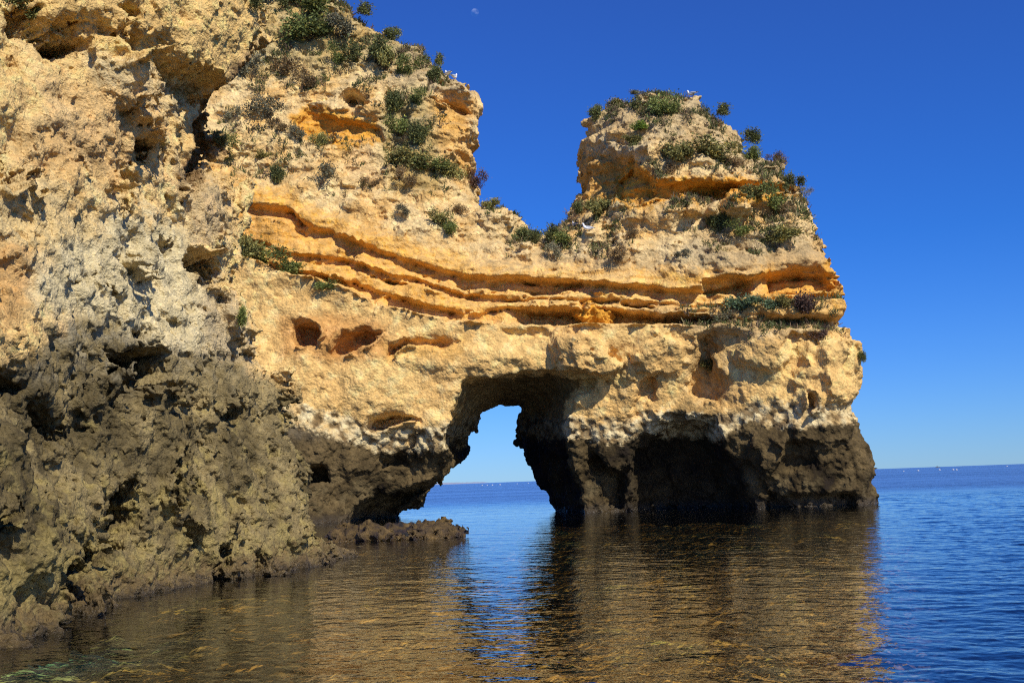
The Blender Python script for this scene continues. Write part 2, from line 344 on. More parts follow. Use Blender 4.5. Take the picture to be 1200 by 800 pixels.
def build_arch():
    vx = .105 * QUICK
    x0, x1, y0, y1, z0, z1 = -25.5, 19.5, 47.5, 70.5, -1.2, 31.5
    nx, ny, nz = [int((b - a) / vx) for a, b in ((x0, x1), (y0, y1), (z0, z1))]
    xs = x0 + vx * np.arange(nx); ys = y0 + vx * np.arange(ny); zs = z0 + vx * np.arange(nz)
    X, Z = np.meshgrid(xs, zs, indexing='ij')
    Yb, a, b = arch_front(X, Z)
    P3 = np.stack([X, Yb, Z], -1).reshape(-1, 3).astype(np.float32)
    wx = samp(FB, P3, 5.).reshape(X.shape); wy = samp(FB, P3, 5., off=.37).reshape(X.shape)
    wx2 = samp(RG, P3, 2.4, off=.2).reshape(X.shape); wy2 = samp(RG, P3, 2.4, off=.7).reshape(X.shape)
    an = a + wx * 1.8 + wx2 * .7; bn = b + wy * .8 + wy2 * .35
    sil = poly_sdf(an, bn, ARCH_SIL) * .041
    rel = arch_relief(an, bn)
    rd = 1.1; s = np.clip(sil, 0, rd); rnd = rd - np.sqrt(np.maximum(rd * rd - (rd - s) ** 2, 0)); rnd[sil < 0] = rd
    Yf = Yb + rel + rnd * sst((1030 - a) / 10 + .6)
    gx, gz = np.gradient(Yf, vx); g = np.sqrt(1 + np.minimum(gx ** 2 + gz ** 2, 9)).astype(np.float32)
    hf = poly_sdf(an, bn, HOLE_F) * .041
    pb = np.array([at(x, y, 60.)[[0, 2]] for x, y in HOLE_B]); hb = poly_sdf(X + wx * .08, Z + wy * .08, pb)
    Yback = np.maximum(Yb + 6.5, 61.3) + .0 * X
    Yback = np.where(b < 235, np.minimum(np.maximum(Yb + 4.5, 60.6), 67.), Yback)
    f = np.empty((nx, ny, nz), np.float32)
    for j, y in enumerate(ys):
        t = np.clip((y - 54.) / 6., 0, 1)
        hole = hf * (1 - t) + hb * t
        q = smax((Yf - y) / g, -sil, .35)
        q = smax(q, hole, .12)
        f[:, j, :] = np.maximum(q, (y - Yback) * .7)
    log('arch base')
    # detail in a band round the surface
    band = 1.0
    idx = np.nonzero(np.abs(f) < band)
    P = np.stack([xs[idx[0]], ys[idx[1]], zs[idx[2]]], 1).astype(np.float32)
    af = a.astype(np.float32)[idx[0], idx[2]]; bf = b.astype(np.float32)[idx[0], idx[2]]
    dkc, cbc = zones_arch(af, bf)
    dark = sst((bf - dkc + 4) / 10); cob = sst((bf - cbc) / 8) * (1 - dark)
    i5 = interp(af, CX, C5); i0 = interp(af, CX, C0)
    strata = sst((bf - i0 + 26) / 16) * sst((i5 + 10 - bf) / 12)
    cong = np.clip(sst((bf - i0 + 75) / 20) * sst((i0 - 16 - bf) / 12) * sst((af - 560) / 30), 0, 1)   # knobbly layer above the ledges
    smooth = sst((bf - i5 - 6) / 12) * sst((cbc - 6 - bf) / 12) * sst((700 - af) / 80)                 # the smooth buff lintel
    upper = sst((i0 - 20 - bf) / 30)
    bed = ((bf > interp(af, CX, C1)) * 1. + (bf > interp(af, CX, C2)) + (bf > interp(af, CX, C3)) + (bf > interp(af, CX, C4)))
    d = samp(FB, P, 13.) * (.18 - .06 * smooth) * (1 - .6 * strata)
    d += samp(FB, np.stack([P[:, 0], P[:, 1] * .1, bed.astype(np.float32) * 1.37], 1), 6.) * .10 * strata
    d += np.clip(.10 - samp(WD, np.stack([P[:, 0], P[:, 1] * .2, bed.astype(np.float32) * 2.1 + P[:, 2] * .25], 1), 12 * 1.25, False, .52), 0, 1) * 1.3 * strata
    d += samp(FB, P, 4.6, True, .3) * (.085 - .045 * smooth) * (1 - .7 * strata)
    rg = samp(RG, P, 3.1, True, .1)
    d += rg * (.020 + .016 * upper + .022 * dark - .013 * smooth) * (1 - .6 * strata)
    st = samp(FB, P + np.stack([0 * af, 0 * af, (bf - i0) * 0], 1), (11, 11, 1.7), off=.6)
    d += np.clip(st * .07, -.12, .12) * strata + np.clip(st * .08, -.2, .2) * upper
    wc = samp(WF1, P, 12 * .40, True, .2); w = samp(WF1, P, 12 * .62, True, .2); wd = samp(WD, P, 12 * .62, True, .2)
    d += (wc - .45) * (.30 + .16 * np.clip(rg, -1, 1)) * cob + (w - .5) * (.16 * cong + .05 * upper * (1 - strata))
    w2 = samp(WF1, P, 12 * .95, False, .4)
    d += np.clip(.42 - w2, 0, 1) * (.75 * dark + .25 * cong + .10 * upper) * sst(samp(FB, P, 6., off=.9) * .8 + .6)
    d += (samp(WF1, P, (12 * 1.5, 12 * 1.5, 12 * 2.2), False, .15) - .5) * (.34 * dark + .16 * cob)
    
    f[idx] += d.astype(np.float32)
    f *= np.float32(1)
    f[:, 0, :] = 1; f[:, -1, :] = 1; f[0] = 1; f[-1] = 1; f[:, :, 0] = 1; f[:, :, -1] = 1
    np.clip(f, -.5, .5, out=f)
    V, Q = quads_of(f, .5, vx, (x0, y0, z0)); del f
    log('arch mesh', len(V), len(Q))
    return V, Q

def orient(V, Q, inner):
    N, fn = vnormals(V, Q)
    if inner: Q = Q[:, ::-1].copy(); N = -N; fn = -fn
    return Q, N, fn

def finish_rock(V, Q, fine, sub=True):
    """check orientation by signed volume, refine the camera-facing faces, add fine relief; returns V,Q,N"""
    v = (V[Q[:, 0]] * np.cross(V[Q[:, 1]], V[Q[:, 2]])).sum() + (V[Q[:, 0]] * np.cross(V[Q[:, 2]], V[Q[:, 3]])).sum()
    if v < 0: Q = Q[:, ::-1].copy()
    N, fn = vnormals(V, Q)
    if sub:
        c = V[Q].mean(1) - CAM
        sel = (fn * c).sum(1) < .25 * np.linalg.norm(fn, axis=1) * np.linalg.norm(c, axis=1)
        a, b = project(V[Q[:, 0], 0], V[Q[:, 0], 1], V[Q[:, 0], 2])
        sel &= (a > -120) & (a < 1320) & (b > -120)
        V, Q = subdivide(V, Q, sel); N, fn = vnormals(V, Q)
    V = V + N * fine(V.astype(np.float32))[:, None]
    N, fn = vnormals(V, Q)
    return V, Q, N

BUFF = np.array([.78, .475, .165]); OCHRE = np.array([.76, .365, .045]); PALE = np.array([.82, .595, .285]); CREAM = np.array([.86, .555, .205])
CRUST = np.array([.42, .33, .19]); DARK = np.array([.082, .057, .025]); WHITE = np.array([.68, .56, .32]); ORANGE = np.array([.48, .20, .045])
GREENISH = np.array([.16, .14, .05]); BROWN = np.array([.20, .12, .05])
def mix(c, k, m): return c + (np.asarray(k) - c) * m[:, None]

def fine_arch(P):
    a, b = project(P[:, 0], P[:, 1], P[:, 2]); i5 = interp(a, CX, C5); i0 = interp(a, CX, C0); dk, ct = zones_arch(a, b)
    low = sst((b - ct) / 8); up = sst((i0 - 15 - b) / 20); sm = sst((b - i5 - 6) / 12) * (1 - low)
    patch = sst(samp(FB, P, 5., False, .77) * .6 + .4)
    g = .008 + .04 * up * patch + .03 * sm * patch + .06 * low + .02
    crack = np.clip(.16 - samp(WD, P, 12 * .8, True, .33), 0, 1)
    return samp(RG, P, 1.3, False, .3) * (.010 + .006 * up) + (.5 - samp(WF1, P, 12 * .24, True, .6)) * g - crack * .35 * (up * .8 + sm * .4 + low * .6)
def arch_colour(V, N):
    P = V.astype(np.float32)
    a, b = project(V[:, 0], V[:, 1], V[:, 2])
    nA = samp(FB, P, 7., True, .5); nB = samp(RG, P, 3., False, .8); nC = samp(FB, P, 2.2, True, .15)
    a = a + nA * 3; b = b + nB * 2.4 + nA * 2
    i0 = interp(a, CX, C0); i5 = interp(a, CX, C5); dkc, cbc = zones_arch(a, b)
    c = np.tile(BUFF, (len(V), 1)).astype(float)
    c = mix(c, CREAM, sst((b - i5) / 8) * sst(.6 + nA * .3))
    c = mix(c, PALE, sst((i0 - 14 - b) / 20) * sst(.55 + nA * .35))
    c = mix(c, PALE * .9, sst(nC * .5) * .5)
    # ochre beds
    och = sst((b - i0 + 34) / 26) * sst((i5 + 2 - b) / 4)
    c = mix(c, OCHRE, och * (.75 + .25 * np.clip(nB, -1, 1)))
    c = mix(c, ORANGE, och * sst((250 + 150 - a) / 150) * sst((b - i0) / 12) * .55)
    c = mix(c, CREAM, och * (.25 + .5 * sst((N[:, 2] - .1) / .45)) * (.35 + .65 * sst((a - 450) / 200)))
    zi = ((b - i0) + nA * 2)
    c = mix(c, BUFF, och * sst(np.sin(zi * .55 + nC) * 1.2 - .2) * .45)
    for poly, k, s, soft in [
        ([(345, 138), (362, 126), (440, 144), (455, 168), (400, 170), (345, 156)], OCHRE, .8, 5),
        ([(716, 240), (724, 205), (745, 190), (775, 208), (870, 208), (940, 214), (940, 232), (870, 236), (800, 233), (746, 242)], OCHRE * 1.05, .95, 4),
        ([(680, 180), (745, 185), (720, 240), (680, 245)], OCHRE * .8, .7, 8),
        ([(328, 372), (390, 368), (455, 380), (450, 420), (330, 418)], ORANGE, .6, 8),
        ([(448, 400), (548, 394), (540, 415), (455, 425)], OCHRE, .4, 8),
        ([(410, 165), (440, 170), (440, 215), (400, 200)], ORANGE, .30, 12),
        ([(345, 134), (362, 122), (440, 140), (455, 172), (400, 172), (345, 160)], OCHRE, .7, 4),
        ([(900, 300), (975, 296), (990, 345), (890, 348)], OCHRE * .95, .7, 8),
        ([(500, 112), (554, 118), (556, 200), (520, 196)], OCHRE * .95, .5, 8),
        ([(700, 165), (745, 162), (762, 172), (757, 188), (725, 184), (702, 178)], CRUST * 1.35, .85, 4),
        ([(700, 100), (830, 105), (930, 180), (950, 230), (880, 200), (800, 175), (700, 150)], CRUST, .55, 16),
        ([(810, 270), (935, 268), (970, 300), (960, 322), (900, 316), (860, 320), (812, 310)], CRUST, .65, 10),
        ([(430, 55), (500, 45), (560, 110), (545, 120), (500, 108), (440, 95)], CRUST, .6, 12),
        ([(260, -40), (420, -40), (500, 60), (400, 90), (260, 90)], GREENISH * 1.6, .45, 18),
        ([(560, 225), (620, 250), (612, 275), (560, 268)], PALE * .95, .7, 8),
        ([(560, 290), (830, 290), (830, 318), (560, 316)], CRUST * 1.25, .4, 10),
        ([(740, 360), (985, 372), (960, 392), (830, 396)], CRUST, .5, 10),
        ([(812, 395), (850, 390), (858, 470), (805, 470)], BROWN * 1.2, .5, 10),
        ([(728, 520), (765, 492), (800, 476), (838, 480), (856, 512), (872, 545), (888, 620), (728, 620)], np.array([.03, .022, .012]), .8, 9),  # shadow of the pillar-foot recess painted into the colour
        ([(480, 100), (500, 105), (520, 220), (455, 222), (446, 130)], GREENISH * 1.5, .5, 10),
        ([(940, 400), (1020, 410), (1015, 470), (950, 470)], CREAM, .6, 12)]:
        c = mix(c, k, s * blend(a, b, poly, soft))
    # upward ledges carry grey lichen and soil
    up = sst((N[:, 2] - .35) / .4) * sst((i0 - b) / 30)
    c = mix(c, CRUST * .9, up * .35)
    zz = V[:, 2]
    cong = sst((b - cbc) / 7)
    c = mix(c, WHITE, cong * np.clip(.78 + .25 * nC, .3, .95))
    w = samp(WF1, P, 12 * .40, True, .2)
    c = mix(c, BROWN * .8, cong * sst((w - .48) / .25) * .85)
    dk = sst((b - dkc) / 7)
    dcol = DARK * (1 + .45 * np.clip(nA, -1.5, 1.5))[:, None]
    c = c + (dcol - c) * dk[:, None]
    c = mix(c, np.array([.14, .105, .05]), dk * sst((b - 545) / 30) * sst(.3 + nC * .5) * .6)
    lv = sst((525 - b) / 25) * dk
    c = mix(c, np.array([.17, .14, .095]), lv * .6 * sst((560 - a) / 60))
    c = mix(c, np.array([.05, .035, .018]), sst((.55 - zz + nB * .12) / .3) * .8)
    c = mix(c, np.array([.022, .016, .009]), .75 * dk * blend(a, b, [(728, 500), (765, 490), (800, 476), (838, 480), (856, 512), (872, 545), (888, 620), (728, 620)], 9))  # same recess shadow, painted again over the tidal dark
    hm = sst((poly_sdf(a, b, HOLE_F) - 1) / 5) * sst((V[:, 1] - arch_base(V[:, 0], V[:, 2]) - .1) / .5) * (b > 425)  # painted shade: colour darkened inside the arch tunnel
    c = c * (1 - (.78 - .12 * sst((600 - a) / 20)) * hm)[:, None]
    c *= (1 + .10 * np.clip(nC, -1.5, 1.5) + .05 * nB)[:, None]
    return np.clip(c * np.array([1.10, 1.08, 1.02]), .01, .93)

log('start arch')
V, Q = build_arch()
V, Q, N = finish_rock(V, Q, fine_arch, sub=QUICK < 1.6)
AV, AN = V, N
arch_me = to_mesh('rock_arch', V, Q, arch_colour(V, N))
arch = link('rock_arch', arch_me, MAT_FAR)
tag(arch, 'golden layered rock arch standing in the sea, with a stack on top at right', 'rock arch')
log('arch object', len(Q))

# ================================================================== the near cliff
NH = np.array([.8, -.6, 0]); UH = np.array([.6, .8, 0])
def un(p): return p[..., 0] * UH[0] + p[..., 1] * UH[1], p[..., 0] * NH[0] + p[..., 1] * NH[1]
NCT = [(-60, 800, 10.6), (0, 765, 11.5), (40, 756, 12.2), (72, 742, 13.0), (84, 712, 15.6), (110, 700, 17.4), (160, 694, 18.2), (200, 688, 18.8), (260, 675, 20.8), (330, 665, 22.6), (385, 655, 23.6),
       (-80, 500, 12.2), (0, 600, 12.6), (60, 620, 14.2), (0, 430, 14.4), (60, 450, 16.0), (110, 600, 17.8), (110, 500, 17.8), (200, 600, 19.4), (200, 500, 20.0), (290, 600, 21.6), (280, 500, 22.4), (330, 520, 24.0), (350, 600, 23.4), (345, 560, 24.2),
       (-80, 200, 14.5), (0, 300, 15.4), (100, 350, 18.0), (100, 250, 18.6), (180, 350, 20.2), (200, 260, 21.6), (250, 400, 22.8), (262, 300, 23.6), (290, 430, 23.8), (240, 220, 23.4),
       (0, 150, 16.6), (0, 0, 17.6), (-80, 0, 16.5), (100, 100, 19.0), (100, 0, 19.2), (200, 150, 21.8), (200, 30, 21.2), (280, 30, 23.4), (240, 100, 23.6), (100, -90, 20.6), (250, -90, 23.6)]
npnt = np.array([at(*c) for c in NCT]); nu, nn = un(npnt)
near_base = RBF(np.stack([nu, npnt[:, 2]], 1), nn, .3)
NEAR_SIL = [(-400, -300), (270, -300), (285, -60), (290, 0), (300, 28), (299, 46), (287, 62), (270, 86), (262, 110), (250, 150), (240, 182), (238, 196), (252, 205), (263, 236), (268, 270), (269, 303), (262, 322),
            (259, 345), (271, 366), (286, 396), (303, 426), (315, 466), (331, 500), (346, 540), (351, 580), (366, 622), (386, 646), (393, 662), (396, 900), (-400, 1100)]
NEAR_SIL = [(x + (27 if 200 < x < 399 else 0), y) for x, y in NEAR_SIL]
def near_relief(a, b):
    r = np.zeros(a.shape)
    def rec(poly, d, soft):
        nonlocal r; r = r + d * inside(a, b, poly, soft)
    rec([(14, -200), (300, -200), (303, 46), (264, 106), (238, 114), (200, 92), (178, 66), (140, 52), (100, 40), (56, 40), (30, 20)], -.6, 20)
    rec([(52, 42), (70, 46), (100, 44), (98, 58), (75, 64), (56, 56)], .9, 6)
    rec([(20, 8), (40, 6), (45, 30), (28, 32)], .7, 6)
    rec([(120, 12), (152, 14), (156, 28), (128, 30)], .4, 6)
    rec([(178, 66), (200, 78), (236, 92), (262, 104), (256, 120), (232, 126), (205, 118), (188, 92)], .7, 8)
    rec([(240, 124), (268, 100), (296, 50), (328, 44), (326, 84), (280, 150), (258, 186), (228, 230), (212, 224), (230, 190), (236, 150)], 1.0, 7)
    rec([(105, 70), (150, 68), (190, 95), (226, 122), (222, 180), (205, 200), (150, 150), (110, 110)], -.35, 14)
    rec([(155, 160), (176, 156), (180, 190), (160, 192)], .45, 6)
    rec([(130, 205), (150, 190), (165, 200), (160, 222), (140, 222)], .5, 6)
    rec([(-10, 175), (14, 185), (18, 215), (6, 232), (-10, 225)], 1.0, 7)
    rec([(20, 210), (38, 206), (42, 232), (24, 236)], .7, 5)
    rec([(218, 296), (226, 286), (246, 300), (268, 292), (272, 318), (262, 336), (236, 340), (222, 318)], 2.2, 6)
    rec([(236, 330), (268, 336), (292, 392), (290, 420), (262, 385)], -.6, 10)
    rec([(128, 416), (140, 406), (166, 402), (200, 410), (204, 430), (190, 452), (172, 462), (140, 456)], 3.2, 8)
    rec([(184, 452), (212, 446), (218, 462), (205, 478), (190, 474)], 1.6, 6)
    rec([(-10, 420), (10, 430), (32, 450), (34, 462), (14, 462), (-10, 448)], 1.6, 7)
    rec([(44, 476), (62, 474), (88, 500), (90, 520), (72, 518), (50, 496)], 1.2, 7)
    rec([(-10, 580), (4, 570), (14, 600), (8, 624), (-10, 616)], 1.2, 6)
    rec([(262, 470), (288, 470), (292, 492), (280, 500), (266, 490)], .9, 6)
    rec([(138, 566), (150, 548), (158, 566), (157, 610), (150, 634), (140, 640), (137, 600)], 2.6, 6)
    rec([(74, 745), (70, 700), (80, 668), (106, 642), (138, 632), (150, 640), (140, 652), (112, 660), (98, 692), (94, 745)], 3.2, 7)
    rec([(178, 568), (196, 520), (206, 530), (202, 560), (216, 590), (206, 604), (184, 592)], 1.2, 7)
    rec([(205, 598), (222, 606), (240, 640), (232, 650), (214, 632)], 1.3, 7)
    rec([(216, 552), (232, 556), (232, 574), (220, 570)], .8, 5)
    rec([(252, 640), (270, 634), (276, 680), (264, 684), (255, 664)], 1.5, 6)
    rec([(268, 610), (278, 608), (280, 634), (270, 636)], .9, 5)
    rec([(300, 640), (316, 650), (314, 672), (300, 676)], .8, 6)
    rec([(348, 614), (360, 616), (358, 626), (348, 626)], .7, 4)
    rec([(150, 290), (182, 300), (190, 330), (160, 336), (140, 316)], -.3, 10)
    rec([(160, 384), (180, 384), (184, 394), (162, 396)], .6, 5)
    rec([(193, 270), (205, 276), (206, 292), (194, 292)], .5, 4)
    return r
def near_dark(a): return interp(a, [-100, 0, 50, 90, 140, 200, 240, 280, 300, 320], [400, 408, 392, 366, 372, 400, 402, 410, 430, 440])

def build_near():
    vx = .05 * QUICK
    ua, ub, na, nb, z0, z1 = 3.2, 19.2, -26.5, -8.8, -.9, 13.8
    nU, nN, nZ = [int((q - p) / vx) for p, q in ((ua, ub), (na, nb), (z0, z1))]
    us = ua + vx * np.arange(nU); ns = na + vx * np.arange(nN); zs = z0 + vx * np.arange(nZ)
    U, Z = np.meshgrid(us, zs, indexing='ij')
    nbv = near_base(U, Z)
    X = U * UH[0] + nbv * NH[0]; Y = U * UH[1] + nbv * NH[1]
    a, b = project(X, Y, Z)
    P3 = np.stack([X, Y, Z], -1).reshape(-1, 3).astype(np.float32)
    wx = samp(FB, P3, 2.4).reshape(X.shape); wy = samp(FB, P3, 2.4, off=.37).reshape(X.shape)
    wx2 = samp(RG, P3, 1.1, off=.2).reshape(X.shape); wy2 = samp(RG, P3, 1.1, off=.7).reshape(X.shape)
    an = a + wx * 3 + wx2 * 1.6; bn = b + wy * 3 + wy2 * 1.8
    sil = poly_sdf(an, bn, NEAR_SIL) * .0165
    front = nbv - near_relief(an, bn)
    rd = .7; s = np.clip(sil, 0, rd); rnd = rd - np.sqrt(np.maximum(rd * rd - (rd - s) ** 2, 0)); rnd[sil < 0] = rd
    front = front - rnd
    gx, gz = np.gradient(front, vx); g = np.sqrt(1 + np.minimum(gx ** 2 + gz ** 2, 9)).astype(np.float32)
    back = np.minimum(nbv - 5.5, front - 2)
    f = np.empty((nU, nN, nZ), np.float32)
    for j, n in enumerate(ns):
        q = smax((n - front) / g, -sil, .2)
        f[:, j, :] = np.maximum(q, (back - n) * .7)
    log('near base', f.shape)
    idx = np.nonzero(np.abs(f) < .6)
    Uv = us[idx[0]]; Nv = ns[idx[1]]
    P = np.stack([Uv * UH[0] + Nv * NH[0], Uv * UH[1] + Nv * NH[1], zs[idx[2]]], 1).astype(np.float32)
    af = a.astype(np.float32)[idx[0], idx[2]]; bf = b.astype(np.float32)[idx[0], idx[2]]
    dk = sst((bf - near_dark(af)) / 50); up = 1 - dk
    cob = sst((bf - 215) / 40) * sst((380 - bf) / 40) * .8 + inside(af, bf, [(100, 62), (150, 62), (235, 115), (215, 150), (150, 120)], 15)
    cob = np.clip(cob, 0, 1)
    d = samp(FB, P, 6.5) * .13 + samp(FB, P, 2.3, True, .3) * .045
    rg = samp(RG, P, 1.5, True, .1); rg2 = samp(RG, P, .85, False, .4)
    brow = inside(af, bf, [(20, -300), (320, -300), (330, 50), (285, 108), (238, 114), (190, 82), (140, 56), (60, 42)], 14)
    d *= 1 - .35 * brow; cob = cob * (1 - brow); up = up * (1 - .75 * brow)
    d += rg * (.011 + .018 * dk) + rg2 * (.006 + .004 * dk)
    w = samp(WF1, P, 12 * .30, True, .2)
    d += (w - .5) * (.15 * cob + .02 * up)
    w2 = samp(WF1, P, (12 * .42, 12 * .42, 12 * .55), False, .4); w3 = samp(WF1, P, 12 * .2, True, .7)
    gate = sst(samp(FB, P, 3., off=.9) * .7 + .55)
    d += np.clip(.40 - w2, 0, 1) * (.55 * dk + .07 * up) * gate
    d += np.clip(.45 - w3, 0, 1) * (.20 * dk + .03 * up)
    d += (samp(WF1, P, 12 * .95, True, .15) - .5) * (.12 * dk + .03) + (np.abs(samp(FB, P, 2.6, False, .22)) - .7) * .085 * (1 - .6 * brow)
    d += np.clip(.13 - samp(WD, P, 12 * .7, False, .33), 0, 1) * .45 * (1 - .5 * dk)
    f[idx] += d.astype(np.float32)
    f[:, 0, :] = 1; f[:, -1, :] = 1; f[0] = 1; f[-1] = 1; f[:, :, 0] = 1; f[:, :, -1] = 1
    np.clip(f, -.3, .3, out=f)
    V, Q = quads_of(f, .3, vx, (ua, na, z0)); del f
    V = np.stack([V[:, 0] * UH[0] + V[:, 1] * NH[0], V[:, 0] * UH[1] + V[:, 1] * NH[1], V[:, 2]], 1)
    log('near mesh', len(V))
    return V, Q
def fine_near(P):
    a, b = project(P[:, 0], P[:, 1], P[:, 2]); dk = sst((b - near_dark(a)) / 50)
    s = np.where(dk > .5, -1., 1.) * np.abs(dk * 2 - 1)
    return samp(RG, P, .55, False, .3) * .008 + (.5 - samp(WF1, P, 12 * .12, True, .6)) * (.075 * dk + .02 * (1 - dk)) * s + (.5 - samp(WF1, P, 12 * .26, False, .1)) * .035 * (1 - dk) * sst(samp(FB, P, 2.5, False, .6) * .8 + .3) - np.clip(.15 - samp(WD, P, 12 * .3, True, .4), 0, 1) * .12 * (1 - dk)
def near_colour(V, N):
    P = V.astype(np.float32)
    a, b = project(V[:, 0], V[:, 1], V[:, 2])
    nA = samp(FB, P, 4., True, .5); nB = samp(RG, P, 1.5, False, .8); nC = samp(FB, P, 1.3, True, .15)
    a = a + nA * 5; b = b + nB * 5 + nA * 6
    c = np.tile(np.array([.82, .55, .225]), (len(V), 1))
    c = mix(c, PALE, sst(.35 + nA * .4) * .7)
    c = mix(c, ORANGE * 1.1, sst(nC * .6 - .1) * .28)
    c = mix(c, np.array([.76, .50, .185]), blend(a, b, [(10, -300), (310, -300), (310, 50), (255, 118), (180, 80), (100, 50), (40, 35)], 10) * .85)
    for poly, k, s, soft in [
        ([(100, 62), (160, 70), (235, 120), (232, 145), (190, 125), (150, 105), (110, 95)], WHITE * .85, .7, 10),
        ([(-50, 290), (40, 290), (60, 330), (20, 372), (-50, 370)], np.array([.55, .31, .11]), .7, 16),
        ([(20, 150), (150, 160), (140, 220), (30, 215)], np.array([.5, .31, .12]), .55, 16),
        ([(50, 90), (190, 100), (200, 220), (60, 180)], np.array([.56, .36, .17]), .4, 20),
        ([(-50, 200), (60, 215), (110, 250), (90, 290), (-50, 290)], np.array([.60, .47, .24]), .6, 16),
        ([(60, 285), (130, 250), (215, 250), (240, 340), (255, 420), (180, 420), (90, 380), (40, 360)], np.array([.62, .53, .32]), .85, 20),
        ([(215, 200), (262, 210), (268, 290), (225, 285)], np.array([.42, .33, .2]), .6, 8),
        ([(222, 130), (268, 98), (310, 50), (278, 160), (215, 228)], np.array([.20, .115, .055]), .85, 8),  # gully band painted dark brown for the brow's cast shadow
        ([(230, 330), (268, 335), (300, 400), (285, 430), (235, 400)], np.array([.45, .36, .22]), .8, 8),
        ]: c = mix(c, k, s * blend(a, b, poly, soft))
    dk = sst((b - near_dark(a) + 6) / 34)
    dc = np.array([.205, .155, .072]) * (1 + .35 * np.clip(nA, -1.3, 1.3))[:, None]
    dc = mix(dc, np.array([.29, .225, .080]), sst(.1 + nC * .35 + (b - 560) / 180) * .75)
    dc = mix(dc, np.array([.25, .22, .155]), sst((480 - b) / 90) * sst(.4 + nC * .4) * .7)
    c = c + (dc - c) * dk[:, None]
    c = mix(c, np.array([.135, .088, .038]), sst((.55 - V[:, 2] + nB * .12) / .35) * .85)
    c = mix(c, np.array([.04, .03, .018]), sst((.14 - V[:, 2] + nB * .05) / .12) * .8)
    c *= (1 + .10 * np.clip(nC, -1.5, 1.5) + .07 * nB)[:, None]
    return np.clip(c * np.array([1.20, 1.18, 1.10]), .01, .93)
V, Q = build_near()
V, Q, N = finish_rock(V, Q, fine_near, sub=QUICK < 1.6)
near = link('sea_cliff', to_mesh('sea_cliff', V, Q, near_colour(V, N)), MAT_NEAR)
tag(near, 'nearest cliff at the left, pitted olive-brown at the water, buff overhanging brow on top', 'cliff')
log('near object', len(Q))

# ------------------------------------------------------------------ small rocks
def blob_rock(name, size, voxel, colfn, mat, amp=.12, per=2., flat=0.):
    sx, sy, sz = size; m = .35 * min(sx, sy, sz) + .25
    ax = [np.arange(-s - m, s + m, voxel) for s in size]
    X, Y, Z = np.meshgrid(*ax, indexing='ij')
    k = 2.6
    f = ((np.abs(X / sx) ** k + np.abs(Y / sy) ** k + np.abs(Z / sz) ** k) ** (1 / k) - 1) * min(sx, sy, sz)
    P = np.stack([X, Y, Z], -1).reshape(-1, 3).astype(np.float32)
    d = samp(FB, P + sx * 7, per * 2) * amp + samp(RG, P + sy * 5, per * .7, True) * amp * .4 + (samp(WF1, P + sz, per * 2.4, True) - .5) * amp * 1.6
    f = (f + d.reshape(X.shape)).astype(np.float32)
    b = voxel * 5; np.clip(f, -b, b, out=f)
    f[0] = b; f[-1] = b; f[:, 0] = b; f[:, -1] = b; f[:, :, 0] = b; f[:, :, -1] = b
    V, Q = quads_of(f, b, voxel, (ax[0][0], ax[1][0], ax[2][0]))
    V, Q, N = finish_rock(V, Q, lambda P: samp(RG, P, .7) * amp * .08, sub=False)
    return V, Q, N

# boulder wedged under the ledge
V, Q, N = blob_rock('boulder', (.98, .8, .44), .05, None, None, .08, 1.6)
V = V @ np.array([[math.cos(.14), 0, -math.sin(.14)], [0, 1, 0], [math.sin(.14), 0, math.cos(.14)]])
c = np.tile(OCHRE * .98, (len(V), 1)) * (1 + .12 * samp(FB, V.astype(np.float32), 1.3))[:, None]
o = link('boulder', to_mesh('boulder', V, Q, c), MAT_FAR); o.location = at(695, 370.5, 53.9)
tag(o, 'ochre boulder wedged in the dark slot under the long ledge of the arch', 'boulder')
# weed-covered low rock at the foot of the arch
V, Q, N = blob_rock('rock', (1.95, 1.3, .38), .045, None, None, .07, 1.6)
P = V.astype(np.float32)
c = np.array([.10, .062, .02]) * (1 + .45 * samp(FB, P, 1.5))[:, None]; c = np.clip(c, .02, .4)
o = link('rock', to_mesh('rock', V, Q, c), MAT_WET); p = on_water(461, 632); o.location = (p[0], p[1] + 1.1, .0)
tag(o, 'low flat seaweed-brown rock awash in front of the left leg of the arch', 'rock')
V, Q, N = blob_rock('rock', (.30, .3, .10), .02, None, None, .035, .5)
c = np.clip(np.array([.12, .08, .03]) * (1 + .4 * samp(FB, V.astype(np.float32), .8))[:, None], .02, .4)
o = link('rock', to_mesh('rock', V, Q, c), MAT_WET); p = on_water(398, 651); o.location = (p[0], p[1], .02)
tag(o, 'small brown rock just above the water beside the right foot of the near cliff', 'rock')
V, Q, N = blob_rock('rock', (.55, .8, .45), .05, None, None, .08, 1.2)
c = np.tile(np.array([.05, .04, .022]), (len(V), 1))
o = link('rock', to_mesh('rock', V, Q, c), MAT_WET); o.location = at(484, 583, 58)
tag(o, 'small dark rounded rock peeping out under the left leg of the arch', 'rock')
log('rocks')

